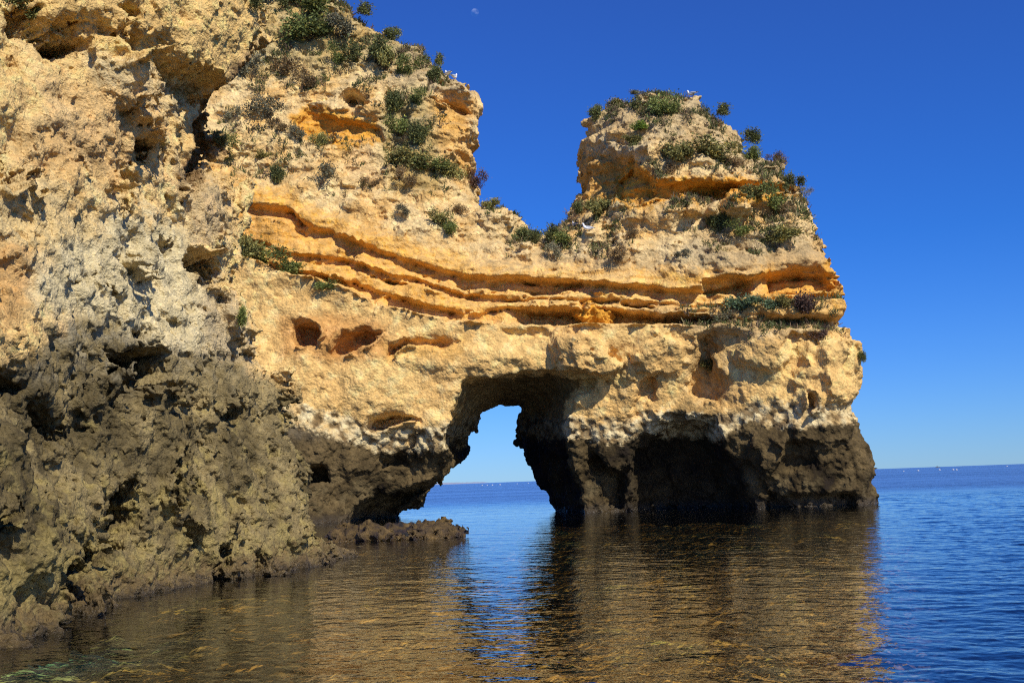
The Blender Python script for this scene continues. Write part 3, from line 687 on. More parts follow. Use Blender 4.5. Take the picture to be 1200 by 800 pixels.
# ------------------------------------------------------------------ shrubs
dg = bpy.context.evaluated_depsgraph_get()
def first_hit(px, py):
    d = Vector(ray(px, py)).normalized()
    ok, loc, nor, i, ob, m = scn.ray_cast(dg, Vector(CAM), d)
    return (np.array(loc), np.array(nor), ob.name) if ok else None
def find_hit(px, py):
    for r in (0, 3, 6, 9, 13, 18, 24):
        for ang in (90, 60, 120, 30, 150, 0, 180):
            h = first_hit(px + r * math.cos(R(ang)), py + r * math.sin(R(ang)))
            if h: return h
            if r == 0: break
    return None
m, nt, N_, L_ = nodes('leaves'); out = N_.new('ShaderNodeOutputMaterial')
a_ = N_.new('ShaderNodeAttribute'); a_.attribute_name = 'Col'
df = N_.new('ShaderNodeBsdfPrincipled'); df.inputs['Roughness'].default_value = .7; df.inputs['Specular IOR Level'].default_value = .2
oi = N_.new('ShaderNodeObjectInfo'); mr = N_.new('ShaderNodeMapRange'); mr.inputs[3].default_value = .75; mr.inputs[4].default_value = 1.3; L_.new(oi.outputs['Random'], mr.inputs[0])
vm = N_.new('ShaderNodeVectorMath'); vm.operation = 'SCALE'; L_.new(a_.outputs['Color'], vm.inputs[0]); L_.new(mr.outputs[0], vm.inputs['Scale'])
tl = N_.new('ShaderNodeBsdfTranslucent'); mx = N_.new('ShaderNodeMixShader'); mx.inputs[0].default_value = .22
L_.new(vm.outputs[0], df.inputs['Base Color']); L_.new(vm.outputs[0], tl.inputs['Color']); L_.new(df.outputs[0], mx.inputs[1]); L_.new(tl.outputs[0], mx.inputs[2]); L_.new(mx.outputs[0], out.inputs[0])
LEAF = m
KINDS = {'dark': ((.085, .095, .034), 1., .085), 'green': ((.110, .130, .036), 1., .085), 'olive': ((.16, .15, .048), 1., .10), 'dry': ((.15, .105, .050), .8, .07),
         'bright': ((.11, .17, .025), 1., .10), 'blue': ((.085, .125, .065), .9, .10), 'purple': ((.080, .050, .038), .9, .08), 'grey': ((.125, .12, .075), .8, .08)}
def shrub_mesh(kind, seed):
    g = np.random.default_rng(seed); base, dens, ls = KINDS[kind]; base = np.array(base) * 1.5
    nb = g.integers(5, 9)
    cc = g.normal(0, .36, (nb, 3)) * (1, 1, .62); cc[:, 2] += .12; cr = g.uniform(.26, .50, nb)
    n = int(2200 * dens); w = g.integers(0, nb, n); d = g.normal(0, 1, (n, 3)); d /= np.linalg.norm(d, axis=1, keepdims=True)
    rad = cr[w] * (g.random(n) ** .35) * (1 + .22 * g.standard_normal(n)); c = cc[w] + d * rad[:, None]
    # sprigs leave the outline
    k = g.random(n) < .12; c[k] += d[k] * g.uniform(.05, .26, (k.sum(), 1)) + np.array([0, 0, .08])
    ax = d + g.normal(0, .55, (n, 3)) + np.array([0, 0, .35]); ax /= np.linalg.norm(ax, axis=1, keepdims=True)
    sd = np.cross(ax, g.normal(0, 1, (n, 3))); sd /= np.linalg.norm(sd, axis=1, keepdims=True) + 1e-9
    L = ls * g.uniform(.7, 1.7, n)[:, None]; Wd = L * g.uniform(.22, .42, n)[:, None]
    q = np.stack([c - ax * L * .5, c + sd * Wd, c + ax * L * .7, c - sd * Wd], 1).reshape(-1, 3)
    Q = np.arange(4 * n).reshape(n, 4)
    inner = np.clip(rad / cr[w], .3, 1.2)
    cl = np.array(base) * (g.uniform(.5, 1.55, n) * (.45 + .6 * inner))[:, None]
    yl = g.random(n) < .14; cl[yl] = cl[yl] * (1.8, 1.4, 1.0)
    wcl = g.uniform(.75, 1.3, nb)[w]; cl = cl * wcl[:, None]
    V = [q]; F = [Q]; C = [np.repeat(cl, 4, 0)]; o = len(q)
    for s in range(9):   # twigs from the root
        e = cc[g.integers(0, nb)] + g.normal(0, .12, 3); p0 = np.array([0, 0, -.45]); t = np.array([.014, 0, 0]); u = np.array([0, .014, 0])
        vv = np.array([p0 - t, p0 + u, p0 + t, p0 - u, e - t * .3, e + u * .3, e + t * .3, e - u * .3])
        V.append(vv); F.append(np.array([[0, 1, 5, 4], [1, 2, 6, 5], [2, 3, 7, 6], [3, 0, 4, 7]]) + o); C.append(np.tile((.10, .07, .045), (8, 1))); o += 8
    return to_mesh('shrub', np.concatenate(V), np.concatenate(F), np.concatenate(C), smooth=False)
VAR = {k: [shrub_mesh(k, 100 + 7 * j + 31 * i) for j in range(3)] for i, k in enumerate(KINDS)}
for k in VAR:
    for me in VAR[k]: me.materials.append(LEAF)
SHRUBS = [  # px, py, radius x, radius y, kind, label
    (9, 22, 22, 22, 'dark', 'dark bush cut by the left edge of the photo, high on the near cliff'),
    (289, 8, 14, 13, 'dark', 'dark bush growing just behind the brow of the near cliff'),
    (318, 2, 18, 12, 'grey', 'grey twiggy bush at the upper edge of the photo above the gully'),
    (345, 5, 18, 13, 'dark', 'dark bush at the upper photo edge, left of the big one'),
    (357, 40, 27, 21, 'green', 'biggest rounded green bush on the upper left slope'),
    (376, 12, 22, 16, 'green', 'wide green bush directly above the biggest rounded bush'),
    (398, 38, 17, 16, 'grey', 'greyish bush touching the right side of the biggest rounded bush'),
    (412, 16, 15, 10, 'dark', 'low dark bush on the skyline where the slope meets the sky'),
    (464, 34, 13, 10, 'dark', 'lone dark bush standing on the skyline left of the paired gulls'),
    (395, 71, 11, 11, 'green', 'small green bush below the greyish bush of the upper slope'),
    (425, 68, 18, 18, 'dark', 'dark bush in the middle of the upper slope, below the skyline'),
    (455, 76, 11, 13, 'olive', 'olive upright bush just right of the dark mid-slope bush'),
    (485, 84, 15, 12, 'green', 'round green bush under the skyline, left of the paired gulls'),
    (504, 71, 9, 10, 'dark', 'small dark bush on the skyline edge above the gull ledge'),
    (512, 90, 11, 11, 'dark', 'dark bush right beside the paired gulls'),
    (297, 88, 14, 18, 'grey', 'grey green bush beside the dark gully of the near cliff'),
    (335, 83, 17, 16, 'dry', 'dry brownish bush in the middle of the upper left slope'),
    (360, 99, 12, 15, 'dry', 'dry brown bush hanging left of the small rock niche'),
    (276, 138, 10, 11, 'grey', 'small grey bush low beside the dark gully'),
    (318, 135, 17, 14, 'grey', 'grey green bush at the left end of the ochre streak'),
    (326, 150, 10, 9, 'dry', 'dry tuft hanging under the left end of the ochre streak'),
    (347, 160, 10, 9, 'grey', 'pale grey green tuft below the ochre streak'),
    (378, 168, 9, 10, 'olive', 'small olive bush on the pale rock under the ochre streak'),
    (461, 125, 15, 15, 'dark', 'round dark bush right of the ochre streak, topmost of the green column'),
    (495, 118, 9, 9, 'green', 'small green bush under the overhang that carries the paired gulls'),
    (464, 156, 16, 15, 'green', 'green bush in the hanging column, left one of the middle pair'),
    (491, 161, 16, 15, 'dark', 'dark bush in the hanging column, right one of the middle pair'),
    (478, 190, 18, 15, 'olive', 'olive bush in the lower part of the hanging column'),
    (506, 196, 20, 12, 'green', 'long green bush running right from the hanging column'),
    (474, 213, 13, 12, 'dry', 'dry brown bush at the foot of the hanging column'),
    (530, 204, 14, 11, 'olive', 'olive bush under the cliff edge above the saddle'),
    (552, 216, 11, 13, 'purple', 'reddish brown bush on the cliff edge above the saddle'),
    (579, 238, 12, 7, 'olive', 'low olive cushion on the pale knob left of the saddle'),
    (268, 180, 16, 13, 'green', 'green bush on the pale slope beside the near cliff'),
    (255, 168, 8, 10, 'olive', 'small olive bush half hidden behind the near cliff'),
    (325, 208, 11, 12, 'dark', 'dark brown green bush left of the wide one, above the ledge'),
    (372, 214, 21, 14, 'grey', 'wide grey green bush in the middle of the pale slope above the ledge'),
    (310, 184, 9, 6, 'olive', 'thin olive scrub on the pale slope under the ochre streak'),
    (436, 216, 13, 7, 'dry', 'thin dry scrub on the pale rock left of the hanging column'),
    (472, 250, 8, 9, 'grey', 'small grey bush alone under the hanging column'),
    (513, 262, 12, 11, 'olive', 'olive bush on the pale slope towards the saddle, left of two'),
    (528, 271, 11, 10, 'green', 'green bush on the pale slope towards the saddle, right of two'),
    (537, 250, 15, 7, 'dry', 'flat dry scrub above the two bushes near the saddle'),
    (290, 299, 19, 18, 'olive', 'olive bush at the left end of the row under the orange ledge'),
    (311, 306, 20, 14, 'green', 'green bush second in the row under the orange ledge'),
    (341, 316, 25, 15, 'green', 'wide green bush third in the row under the orange ledge'),
    (383, 337, 12, 7, 'green', 'small green bush on its own right of the row under the ledge'),
    (286, 375, 7, 15, 'green', 'tall narrow green bush beside the near cliff above the tide line'),
    (616, 280, 15, 11, 'dark', 'dark bush at the left end of the saddle'),
    (636, 283, 14, 13, 'dark', 'dark bush in the middle of the saddle'),
    (656, 285, 15, 11, 'green', 'green bush at the right end of the saddle, left of the gull'),
    (646, 300, 9, 12, 'grey', 'grey green bush hanging down below the saddle'),
    (689, 246, 11, 9, 'dark', 'dark bush at the left foot of the stack'),
    (706, 249, 15, 10, 'olive', 'olive bush at the foot of the shaded side of the stack'),
    (742, 276, 11, 8, 'dry', 'dry brown scrub on the knobbly rock right of the saddle gulls'),
    (727, 300, 11, 13, 'dry', 'dry hanging tuft above the long ledge, right of the saddle'),
    (699, 134, 10, 11, 'dark', 'dark bush on the upper left rim of the stack'),
    (724, 124, 10, 8, 'olive', 'olive tuft near the top left of the stack'),
    (752, 127, 11, 12, 'dark', 'dark bush just under the summit of the stack'),
    (740, 108, 12, 5, 'grey', 'flat grey scrub on the summit of the stack'),
    (776, 111, 14, 5, 'dark', 'flat dark scrub on the summit, left of the stack gull'),
    (783, 132, 16, 16, 'green', 'green bush below the gull of the stack'),
    (754, 151, 11, 6, 'bright', 'bright green cushion near the top of the stack'),
    (746, 166, 12, 6, 'olive', 'small olive tuft on the grey lip of the stack'),
    (835, 137, 14, 10, 'dark', 'dark bush in the notch right of the stack gull'),
    (878, 161, 14, 10, 'dark', 'dark bush on the right skyline of the stack, upper one'),
    (914, 180, 10, 9, 'dry', 'dry brown bush on the right skyline of the stack, lower one'),
    (832, 184, 24, 16, 'olive', 'widest olive bush in the middle of the stack'),
    (800, 188, 18, 13, 'olive', 'olive bush at the left end of the middle patch of the stack'),
    (787, 201, 10, 12, 'dry', 'dry brown bush hanging over the ochre niche of the stack'),
    (858, 193, 14, 10, 'dry', 'dry brown bush at the right end of the middle patch of the stack'),
    (886, 187, 12, 12, 'green', 'green bush right of the middle patch of the stack'),
    (922, 219, 12, 12, 'dark', 'dark bush in the notch at the right rim of the stack'),
    (945, 228, 9, 6, 'grey', 'small grey bush on the right shoulder below the notch'),
    (880, 230, 16, 9, 'olive', 'olive bush behind the grey rock column of the stack'),
    (902, 243, 19, 15, 'green', 'green bush right of the grey rock column of the stack'),
    (927, 245, 14, 12, 'dry', 'dry brown bush on the pale rock at the right shoulder'),
    (846, 267, 17, 15, 'dark', 'dark bush below the grey rock column of the stack'),
    (868, 273, 15, 10, 'green', 'green bush against the right side of the dark one below the grey column'),
    (918, 280, 21, 11, 'olive', 'wide olive bush on the right shoulder above the ledge end'),
    (800, 300, 9, 6, 'grey', 'small grey tuft on the knobbly rock in the middle of the wall'),
    (812, 378, 10, 13, 'dry', 'dry bush at the left end of the row on the lower right ledge'),
    (848, 372, 15, 9, 'grey', 'grey scrub on the lower right ledge, left of the blue green bush'),
    (868, 363, 16, 12, 'blue', 'blue green bush on the lower right ledge'),
    (895, 357, 12, 9, 'blue', 'small blue green bush on the lower right ledge, right of its twin'),
    (917, 358, 11, 9, 'olive', 'olive tuft between the blue green and the purple bush'),
    (947, 363, 18, 17, 'purple', 'big purplish brown bush on the lower right ledge'),
    (933, 376, 12, 11, 'dark', 'dark bush in front of the big purplish brown one'),
    (962, 392, 12, 8, 'purple', 'purplish tuft hanging below the big purplish brown bush'),
    (1011, 418, 6, 7, 'dark', 'single dark tuft clinging to the right edge of the pillar'),
    (833, 430, 10, 10, 'olive', 'olive tuft in the dark cleft in the middle of the pillar'),
]
placed = []
for i, (px, py, rx, ry, kind, lab) in enumerate(SHRUBS):
    placed.append(find_hit(px, py))
for i, (px, py, rx, ry, kind, lab) in enumerate(SHRUBS):
    h = placed[i]
    if not h: log('no ground for shrub', px, py); continue
    loc, nor, nm = h; dist = np.linalg.norm(loc - CAM); s = dist / F
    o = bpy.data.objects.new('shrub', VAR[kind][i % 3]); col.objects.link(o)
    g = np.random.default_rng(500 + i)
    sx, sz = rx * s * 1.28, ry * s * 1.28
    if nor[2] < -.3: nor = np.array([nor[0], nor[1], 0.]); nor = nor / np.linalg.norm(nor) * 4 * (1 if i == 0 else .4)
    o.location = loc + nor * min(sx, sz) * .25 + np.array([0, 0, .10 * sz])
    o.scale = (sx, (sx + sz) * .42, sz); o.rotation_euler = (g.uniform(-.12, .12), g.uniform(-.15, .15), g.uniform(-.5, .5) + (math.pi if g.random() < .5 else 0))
    tag(o, lab, 'shrub', 'shrubs growing on the ledges of the rocks')
log('shrubs', sum(1 for p in placed if p))

# ------------------------------------------------------------------ gulls
def simple_mat(name, c, rough=.6):
    m, nt, N_, L_ = nodes(name); out = N_.new('ShaderNodeOutputMaterial'); b = N_.new('ShaderNodeBsdfPrincipled'); L_.new(b.outputs[0], out.inputs[0])
    t = N_.new('ShaderNodeTexNoise'); t.inputs['Scale'].default_value = 14; mr = N_.new('ShaderNodeMapRange'); mr.inputs[3].default_value = .85; mr.inputs[4].default_value = 1.12
    L_.new(t.outputs[0], mr.inputs[0]); vm = N_.new('ShaderNodeVectorMath'); vm.operation = 'SCALE'; vm.inputs[0].default_value = c; L_.new(mr.outputs[0], vm.inputs['Scale'])
    L_.new(vm.outputs[0], b.inputs['Base Color']); b.inputs['Roughness'].default_value = rough; return m
def loft(rings, nseg=14):
    """rings: (x, z, half height, half width) along the body"""
    V = []; n = len(rings)
    for k, (x, z, hh, hw) in enumerate(rings):
        a = rings[max(k - 1, 0)]; b = rings[min(k + 1, n - 1)]; t = np.array([b[0] - a[0], 0, b[1] - a[1]]); t /= np.linalg.norm(t)
        up = np.array([-t[2], 0, t[0]])
        for j in range(nseg):
            q = 2 * math.pi * j / nseg; V.append(np.array([x, 0, z]) + up * hh * math.cos(q) + np.array([0, 1, 0]) * hw * math.sin(q))
    Fq = []
    for k in range(n - 1):
        for j in range(nseg):
            j2 = (j + 1) % nseg; Fq.append((k * nseg + j, k * nseg + j2, (k + 1) * nseg + j2, (k + 1) * nseg + j))
    V.append(np.array([rings[0][0], 0, rings[0][1]])); V.append(np.array([rings[-1][0], 0, rings[-1][1]])); c0, c1 = n * nseg, n * nseg + 1
    tri = [(c0, (j + 1) % nseg, j) for j in range(nseg)] + [(c1, (n - 1) * nseg + j, (n - 1) * nseg + (j + 1) % nseg) for j in range(nseg)]
    return V, Fq + tri
def pymesh(name, V, Fs, mat, parent):
    me = bpy.data.meshes.new(name); me.from_pydata([tuple(v) for v in V], [], Fs); me.materials.append(mat); me.polygons.foreach_set('use_smooth', [True] * len(me.polygons)); me.update()
    o = bpy.data.objects.new(name, me); col.objects.link(o); o.parent = parent; return o
GW, GG, GO, GB = simple_mat('gull_white', (.85, .85, .83)), simple_mat('gull_grey', (.42, .44, .48)), simple_mat('gull_orange', (.75, .42, .06), .4), simple_mat('gull_black', (.03, .03, .03))
def make_gull():
    root = bpy.data.objects.new('gull', None); col.objects.link(root)
    V, Fs = loft([(-.30, .175, .006, .02), (-.22, .185, .018, .035), (-.14, .19, .042, .052), (-.05, .19, .068, .07), (.05, .20, .078, .075), (.12, .225, .068, .062), (.155, .27, .045, .042), (.165, .31, .034, .033),
                  (.175, .345, .038, .034), (.20, .37, .034, .031), (.235, .372, .018, .018)])
    pymesh('body', V, Fs, GW, root)
    for s in (-1, 1):
        V, Fs = loft([(-.34, .185, .004, .006), (-.26, .20, .016, .010), (-.15, .215, .034, .016), (-.04, .222, .045, .018), (.06, .225, .04, .014), (.10, .225, .018, .006)], 10)
        V = [v + np.array([0, s * (.058 if v[0] > -.1 else .058 + (v[0] + .1) * .15), 0]) for v in V]
        w_ = pymesh('wing', V, Fs, GG, root)
        V, Fs = loft([(-.39, .178, .003, .004), (-.33, .185, .010, .009), (-.27, .198, .018, .0125)], 8)
        V = [v + np.array([0, s * .032, 0]) for v in V]; pymesh('wing_tip', V, Fs, GB, w_)
        V, Fs = loft([(.012, .13, .006, .006), (.015, .06, .005, .005), (.015, .008, .006, .006)], 8)
        V = [v + np.array([0, s * .03, 0]) for v in V]; lg = pymesh('leg', V, Fs, GO, root)
        V, Fs = loft([(-.01, .006, .004, .008), (.03, .006, .004, .018), (.06, .005, .003, .026)], 8)
        V = [v + np.array([0, s * .03, 0]) for v in V]; pymesh('foot', V, Fs, GO, lg)
        V, Fs = loft([(.199, .385, .001, .001), (.203, .385, .006, .004), (.207, .385, .006, .004), (.212, .385, .001, .001)], 8)
        V = [v + np.array([0, s * .029, -.004]) for v in V]; pymesh('eye', V, Fs, GB, root)
    V, Fs = loft([(.228, .368, .013, .010), (.25, .366, .011, .008), (.275, .362, .009, .006), (.288, .354, .003, .003)], 8); pymesh('beak', V, Fs, GO, root)
    return root
def copy_tree(o, parent=None):
    c = o.copy(); col.objects.link(c); c.parent = parent
    for ch in [x for x in col.objects if x.parent == o]: copy_tree(ch, c)
    return c
g0 = make_gull()
def top_hit(px, py):
    for k in range(0, 40):
        h = first_hit(px, py + k)
        if h and h[2] == 'rock_arch': return h
    return None
GULLS = [(525, 86, 2.2, 'white gull on the overhanging ledge of the upper left cliff, left of its pair'), (532.5, 87, 1.1, 'white gull on the overhanging ledge, right of its pair and nearest the drop'),
         (811, 102, 2.4, 'lone white gull standing on the summit of the stack'), (674, 268, 1.9, 'white gull standing upright on the saddle, just right of the green bushes'),
         (689, 272, 3.4, 'white gull sitting on the saddle further right, next to the stack')]
first = True
spots = [top_hit(x, y) for x, y, *_ in GULLS]
for (x, y, rz, lab), h in zip(GULLS, spots):
    if h is None: log('no gull spot', x, y); continue
    o = g0 if first else copy_tree(g0); first = False
    p = h[0] + np.array([0, .12, .0])
    o.location = p; o.rotation_euler = (0, 0, rz); o.scale = (1.25,) * 3
    tag(o, lab, 'gull', 'gulls resting on the rocks')
log('gulls', [s is not None for s in spots])
# thin scrub, grass and dry mats between the shrubs
def scrub(V, N, n_tuft, seed):
    g = np.random.default_rng(seed); P = V.astype(np.float32); a, b = project(V[:, 0], V[:, 1], V[:, 2])
    i0 = interp(a, CX, C0); nA = samp(FB, P, 4., True, .31)
    wgt = sst((N[:, 2] - .05) / .5) * sst(nA * 1.2 - .1) * sst((i0 - 18 - b) / 30)
    z = np.zeros(len(V))
    for poly, s in [([(260, -60), (400, -60), (520, 60), (520, 110), (430, 110), (260, 110)], 1.), ([(440, 100), (510, 100), (530, 225), (455, 225)], .9), ([(690, 95), (830, 100), (950, 180), (960, 300), (840, 300), (760, 215), (720, 150)], 1.),
                    ([(250, 120), (440, 160), (430, 240), (250, 230)], .45), ([(560, 225), (740, 235), (740, 300), (600, 300)], .6)]: z = np.maximum(z, s * blend(a, b, poly, 12))
    led = blend(a, b, [(800, 362), (985, 350), (985, 392), (800, 395)], 6) * sst((N[:, 2] - .2) / .4)
    wgt = np.maximum(wgt * z, led * .4) * (N[:, 1] < .5)
    w = wgt / wgt.sum(); idx = g.choice(len(V), n_tuft, p=w); k = 12
    c0 = np.repeat(V[idx], k, 0); nn = np.repeat(N[idx], k, 0); m = len(c0)
    d = nn * .5 + g.normal(0, .6, (m, 3)) + np.array([0, 0, .6]); d /= np.linalg.norm(d, axis=1, keepdims=True)
    s = np.cross(d, g.normal(0, 1, (m, 3))); s /= np.linalg.norm(s, axis=1, keepdims=True)
    tuft = np.repeat(g.uniform(.5, 1.35, n_tuft), k)[:, None]
    L = tuft * g.uniform(.08, .24, m)[:, None]; base = c0 + g.normal(0, .07, (m, 3)) * tuft - nn * .02; w_ = L * g.uniform(.10, .2, m)[:, None] + .012
    q = np.stack([base - s * w_ * .5, base + s * w_ * .5, base + d * L + s * w_ * .3, base + d * L - s * w_ * .3], 1).reshape(-1, 3)
    pal = np.array([(.10, .12, .035), (.16, .15, .05), (.22, .18, .085), (.075, .09, .03), (.18, .12, .07)])
    cl = np.repeat(pal[g.integers(0, 5, n_tuft)], k, 0) * g.uniform(.6, 1.4, m)[:, None]
    o = link('scrub', to_mesh('scrub', q, np.arange(4 * m).reshape(m, 4), np.repeat(cl, 4, 0), smooth=False), LEAF)
    tag(o, 'thin low scrub and dry grass spread between the bushes of the upper ledges', 'scrub', kind='stuff')
scrub(AV, AN, 7000, 9)
log('scrub')

# ------------------------------------------------------------------ far things
hz = lambda px: 567 - .0353 * (px - 520)
# low coast far away, seen through the arch
D = 9000.; xs_ = np.linspace(485, 575, 60); g = np.random.default_rng(3)
V = []; 
prof = 1.0 + 1.1 * np.interp(xs_, [485, 510, 530, 548, 560, 575], [.9, 1., .9, .55, .3, 0]) + .15 * g.standard_normal(60); prof[-6:] *= np.linspace(1, 0, 6)
for px, k in zip(xs_, prof):
    p = at(px, hz(px), D); V += [(p[0], D, -2), (p[0], D + 60, max(k, .0) * D / F), (p[0], D + 900, -2)]
Fs = []
for k in range(59): Fs += [(3 * k, 3 * k + 3, 3 * k + 4, 3 * k + 1), (3 * k + 1, 3 * k + 4, 3 * k + 5, 3 * k + 2)]
m = simple_mat('hazy_coast', (.30, .33, .40), .95)
o = pymesh('distant_coast', V, Fs, m, None); tag(o, kind='structure')
# buoys in a line offshore
def make_buoy():
    root = bpy.data.objects.new('buoy', None); col.objects.link(root)
    n = 16; prof = [(0, -.5), (.5, -.4), (.8, -.1), (.85, .12), (.72, .4), (.4, .6), (.12, .68), (.1, .95), (0, .97)]
    V = [(r_ * math.cos(2 * math.pi * j / n), r_ * math.sin(2 * math.pi * j / n), z) for r_, z in prof for j in range(n)]
    Fs = [(k * n + j, k * n + (j + 1) % n, (k + 1) * n + (j + 1) % n, (k + 1) * n + j) for k in range(len(prof) - 1) for j in range(n)]
    me = bpy.data.meshes.new('buoy'); me.from_pydata(V, [], Fs); me.materials.append(simple_mat('buoy_white', (.42, .45, .5))); me.polygons.foreach_set('use_smooth', [True] * len(Fs))
    bpy.data.objects.remove(root); root = bpy.data.objects.new('buoy', me); col.objects.link(root); return root
b0 = make_buoy(); first = True
for px, dy, sc, lab in [(565, 3.4, .9, 0), (571, 3.4, .8, 0), (577, 3.3, 1.0, 0), (586, 3.3, 1.1, 0), (606, 2.9, .8, 0), (619, 2.6, .9, 0),
                   (1059, 4.2, .7, 1), (1076, 4.2, 1.0, 1), (1101, 4.2, 1.1, 1), (1117, 4.6, 1., 1), (1121, 4.8, .9, 1), (1180, 2.6, 1.3, 1)]:
    p = on_water(px, hz(px) + dy)
    o = b0 if first else b0.copy()
    if not first: col.objects.link(o)
    first = False; o.location = (p[0], p[1], 0.05); o.scale = (sc * .6,) * 3
    tag(o, ['white speck of a buoy on the sea seen through the arch', 'white speck of a buoy on the open sea right of the rocks'][lab], 'buoy', ['buoys seen through the arch', 'buoys right of the rocks'][lab])
# fishing boat on the horizon
p = on_water(1099, hz(1099) + .9); root = bpy.data.objects.new('boat', None); col.objects.link(root); root.location = (p[0], p[1], 0)
k = np.linspace(-1, 1, 15); V = []
for t in k:
    w_ = 1.6 * (1 - abs(t) ** 3) + .05; x = t * 5.5; sh = 1.1 + .5 * t * t
    V += [(x, -w_, sh), (x, -w_ * .7, -.3), (x, w_ * .7, -.3), (x, w_, sh)]
Fs = [(4 * i + a, 4 * i + a + 1, 4 * i + a + 5, 4 * i + a + 4) for i in range(14) for a in range(3)] + [(4 * i, 4 * i + 4, 4 * i + 7, 4 * i + 3) for i in range(14)]
bm_ = simple_mat('boat_dark', (.06, .07, .10)); pymesh('hull', V, Fs, bm_, root)
def boxv(x0, x1, y0, y1, z0, z1): return [(x, y, z) for x in (x0, x1) for y in (y0, y1) for z in (z0, z1)], [(0, 1, 3, 2), (4, 6, 7, 5), (0, 4, 5, 1), (2, 3, 7, 6), (0, 2, 6, 4), (1, 5, 7, 3)]
V, Fs = boxv(-2.6, .4, -1, 1, 1.1, 3.1); o = pymesh('cabin', V, Fs, bm_, root); o.data.polygons.foreach_set('use_smooth', [False] * 6)
V, Fs = boxv(1., 1.15, -.07, .07, 1.1, 5.2); o = pymesh('mast', V, Fs, bm_, root)
tag(root, 'small dark boat on the horizon at the right', 'boat')
# the day moon
D = 20000.; p = at(556.5, 15, D); rm = 4.6 / F * np.linalg.norm(p)
m, nt, N_, L_ = nodes('moon_surface'); out = N_.new('ShaderNodeOutputMaterial'); d_ = N_.new('ShaderNodeBsdfDiffuse'); e_ = N_.new('ShaderNodeEmission'); ad = N_.new('ShaderNodeAddShader')
t = N_.new('ShaderNodeTexNoise'); t.inputs['Scale'].default_value = 1.6; tc = N_.new('ShaderNodeTexCoord'); L_.new(tc.outputs['Generated'], t.inputs[0])
cr = N_.new('ShaderNodeValToRGB'); cr.color_ramp.elements[0].position = .4; cr.color_ramp.elements[0].color = (.02, .02, .02, 1); cr.color_ramp.elements[1].position = .62; cr.color_ramp.elements[1].color = (.16, .16, .15, 1)
L_.new(t.outputs[0], cr.inputs[0]); L_.new(cr.outputs[0], d_.inputs[0]); e_.inputs[0].default_value = (.026, .118, .50, 1); e_.inputs[1].default_value = 1.  # added glow in sky blue, blends the moon's unlit side into the sky
L_.new(d_.outputs[0], ad.inputs[0]); L_.new(e_.outputs[0], ad.inputs[1]); L_.new(ad.outputs[0], out.inputs[0])
V = []; n = 32
for i in range(n // 2 + 1):
    for j in range(n):
        a1 = math.pi * i / (n // 2); a2 = 2 * math.pi * j / n; V.append((rm * math.sin(a1) * math.cos(a2), rm * math.sin(a1) * math.sin(a2), rm * math.cos(a1)))
Fs = [(i * n + j, (i + 1) * n + j, (i + 1) * n + (j + 1) % n, i * n + (j + 1) % n) for i in range(n // 2) for j in range(n)]
o = pymesh('moon', V, Fs, m, None); o.location = p; tag(o, 'faint pale half moon in the blue sky above the gap', 'moon')
log('far things')

# ------------------------------------------------------------------ water
def wave_tile(n, L, kpk, spread, wind, seed, lo=0, hi=1e9, pw=-3.2):
    g = np.random.default_rng(seed)
    k = np.fft.fftfreq(n) * n * 2 * math.pi / L
    KX, KY = np.meshgrid(k, k, indexing='ij'); K = np.hypot(KX, KY); K[0, 0] = 1e-3
    D = np.abs((KX * math.cos(wind) + KY * math.sin(wind)) / K) ** spread + .12
    S = K ** pw * np.exp(-(kpk / K) ** 2) * D; S[(K < lo) | (K > hi)] = 0; S[0, 0] = 0
    h = np.fft.ifft2(np.fft.fft2(g.standard_normal((n, n))) * np.sqrt(S)).real
    gx, gy = np.gradient(h, L / n); h /= math.sqrt((gx ** 2 + gy ** 2).mean())   # unit rms slope
    return h.astype(np.float32)
def samp2(T, x, y, L):
    n = T.shape[0]; qx = x / L * n; qy = y / L * n; ix = np.floor(qx).astype(int); iy = np.floor(qy).astype(int)
    fx = qx - ix; fy = qy - iy; ix %= n; iy %= n; jx = (ix + 1) % n; jy = (iy + 1) % n
    return (T[ix, iy] * (1 - fy) + T[ix, jy] * fy) * (1 - fx) + (T[jx, iy] * (1 - fy) + T[jx, jy] * fy) * fx
WT1 = wave_tile(512, 14., 3.0, 2, R(70), 5)
WT2 = wave_tile(512, 9.3, 9.0, 1.5, R(110), 6)
rr = np.concatenate([np.geomspace(4.5, 75, 800), np.geomspace(75, 60000, 160)[1:]])
th = np.concatenate([np.linspace(-75, -27, 60, endpoint=False), np.linspace(-27, 27, 1050), np.linspace(27, 75, 60)[1:]])
RRm, TH = np.meshgrid(rr, np.radians(th), indexing='ij')
wxx = RRm * np.sin(TH); wyy = RRm * np.cos(TH)
ca, sa = math.cos(.5), math.sin(.5)
calm = .34 + .83 * sst((wxx - 1.5 - .28 * (wyy - 8)) / 5) + .25 * sst((RRm - 50) / 30)
fade = np.clip(1 - (RRm - 60) / 60, 0, 1)
h = (samp2(WT1, wxx, wyy, 14.) * .085 * calm + samp2(WT2, wxx * ca - wyy * sa, wxx * sa + wyy * ca, 9.3) * .055 * np.clip(1.15 - RRm / 50, .2, 1) * calm) * fade
h += .012 * np.exp(-((np.hypot((wxx - 2.2) / 1.6, wyy - 9.3) - .75) / .3) ** 2)
V = np.stack([wxx, wyy, h], -1).reshape(-1, 3)
nr, nt_ = wxx.shape
i = (np.arange(nr - 1)[:, None] * nt_ + np.arange(nt_ - 1)[None]).ravel()
Q = np.stack([i, i + nt_, i + nt_ + 1, i + 1], 1)[:, ::-1]
m, nt, N_, L_ = nodes('sea_water')
out = N_.new('ShaderNodeOutputMaterial')
fr = N_.new('ShaderNodeFresnel'); fr.inputs['IOR'].default_value = 1.33
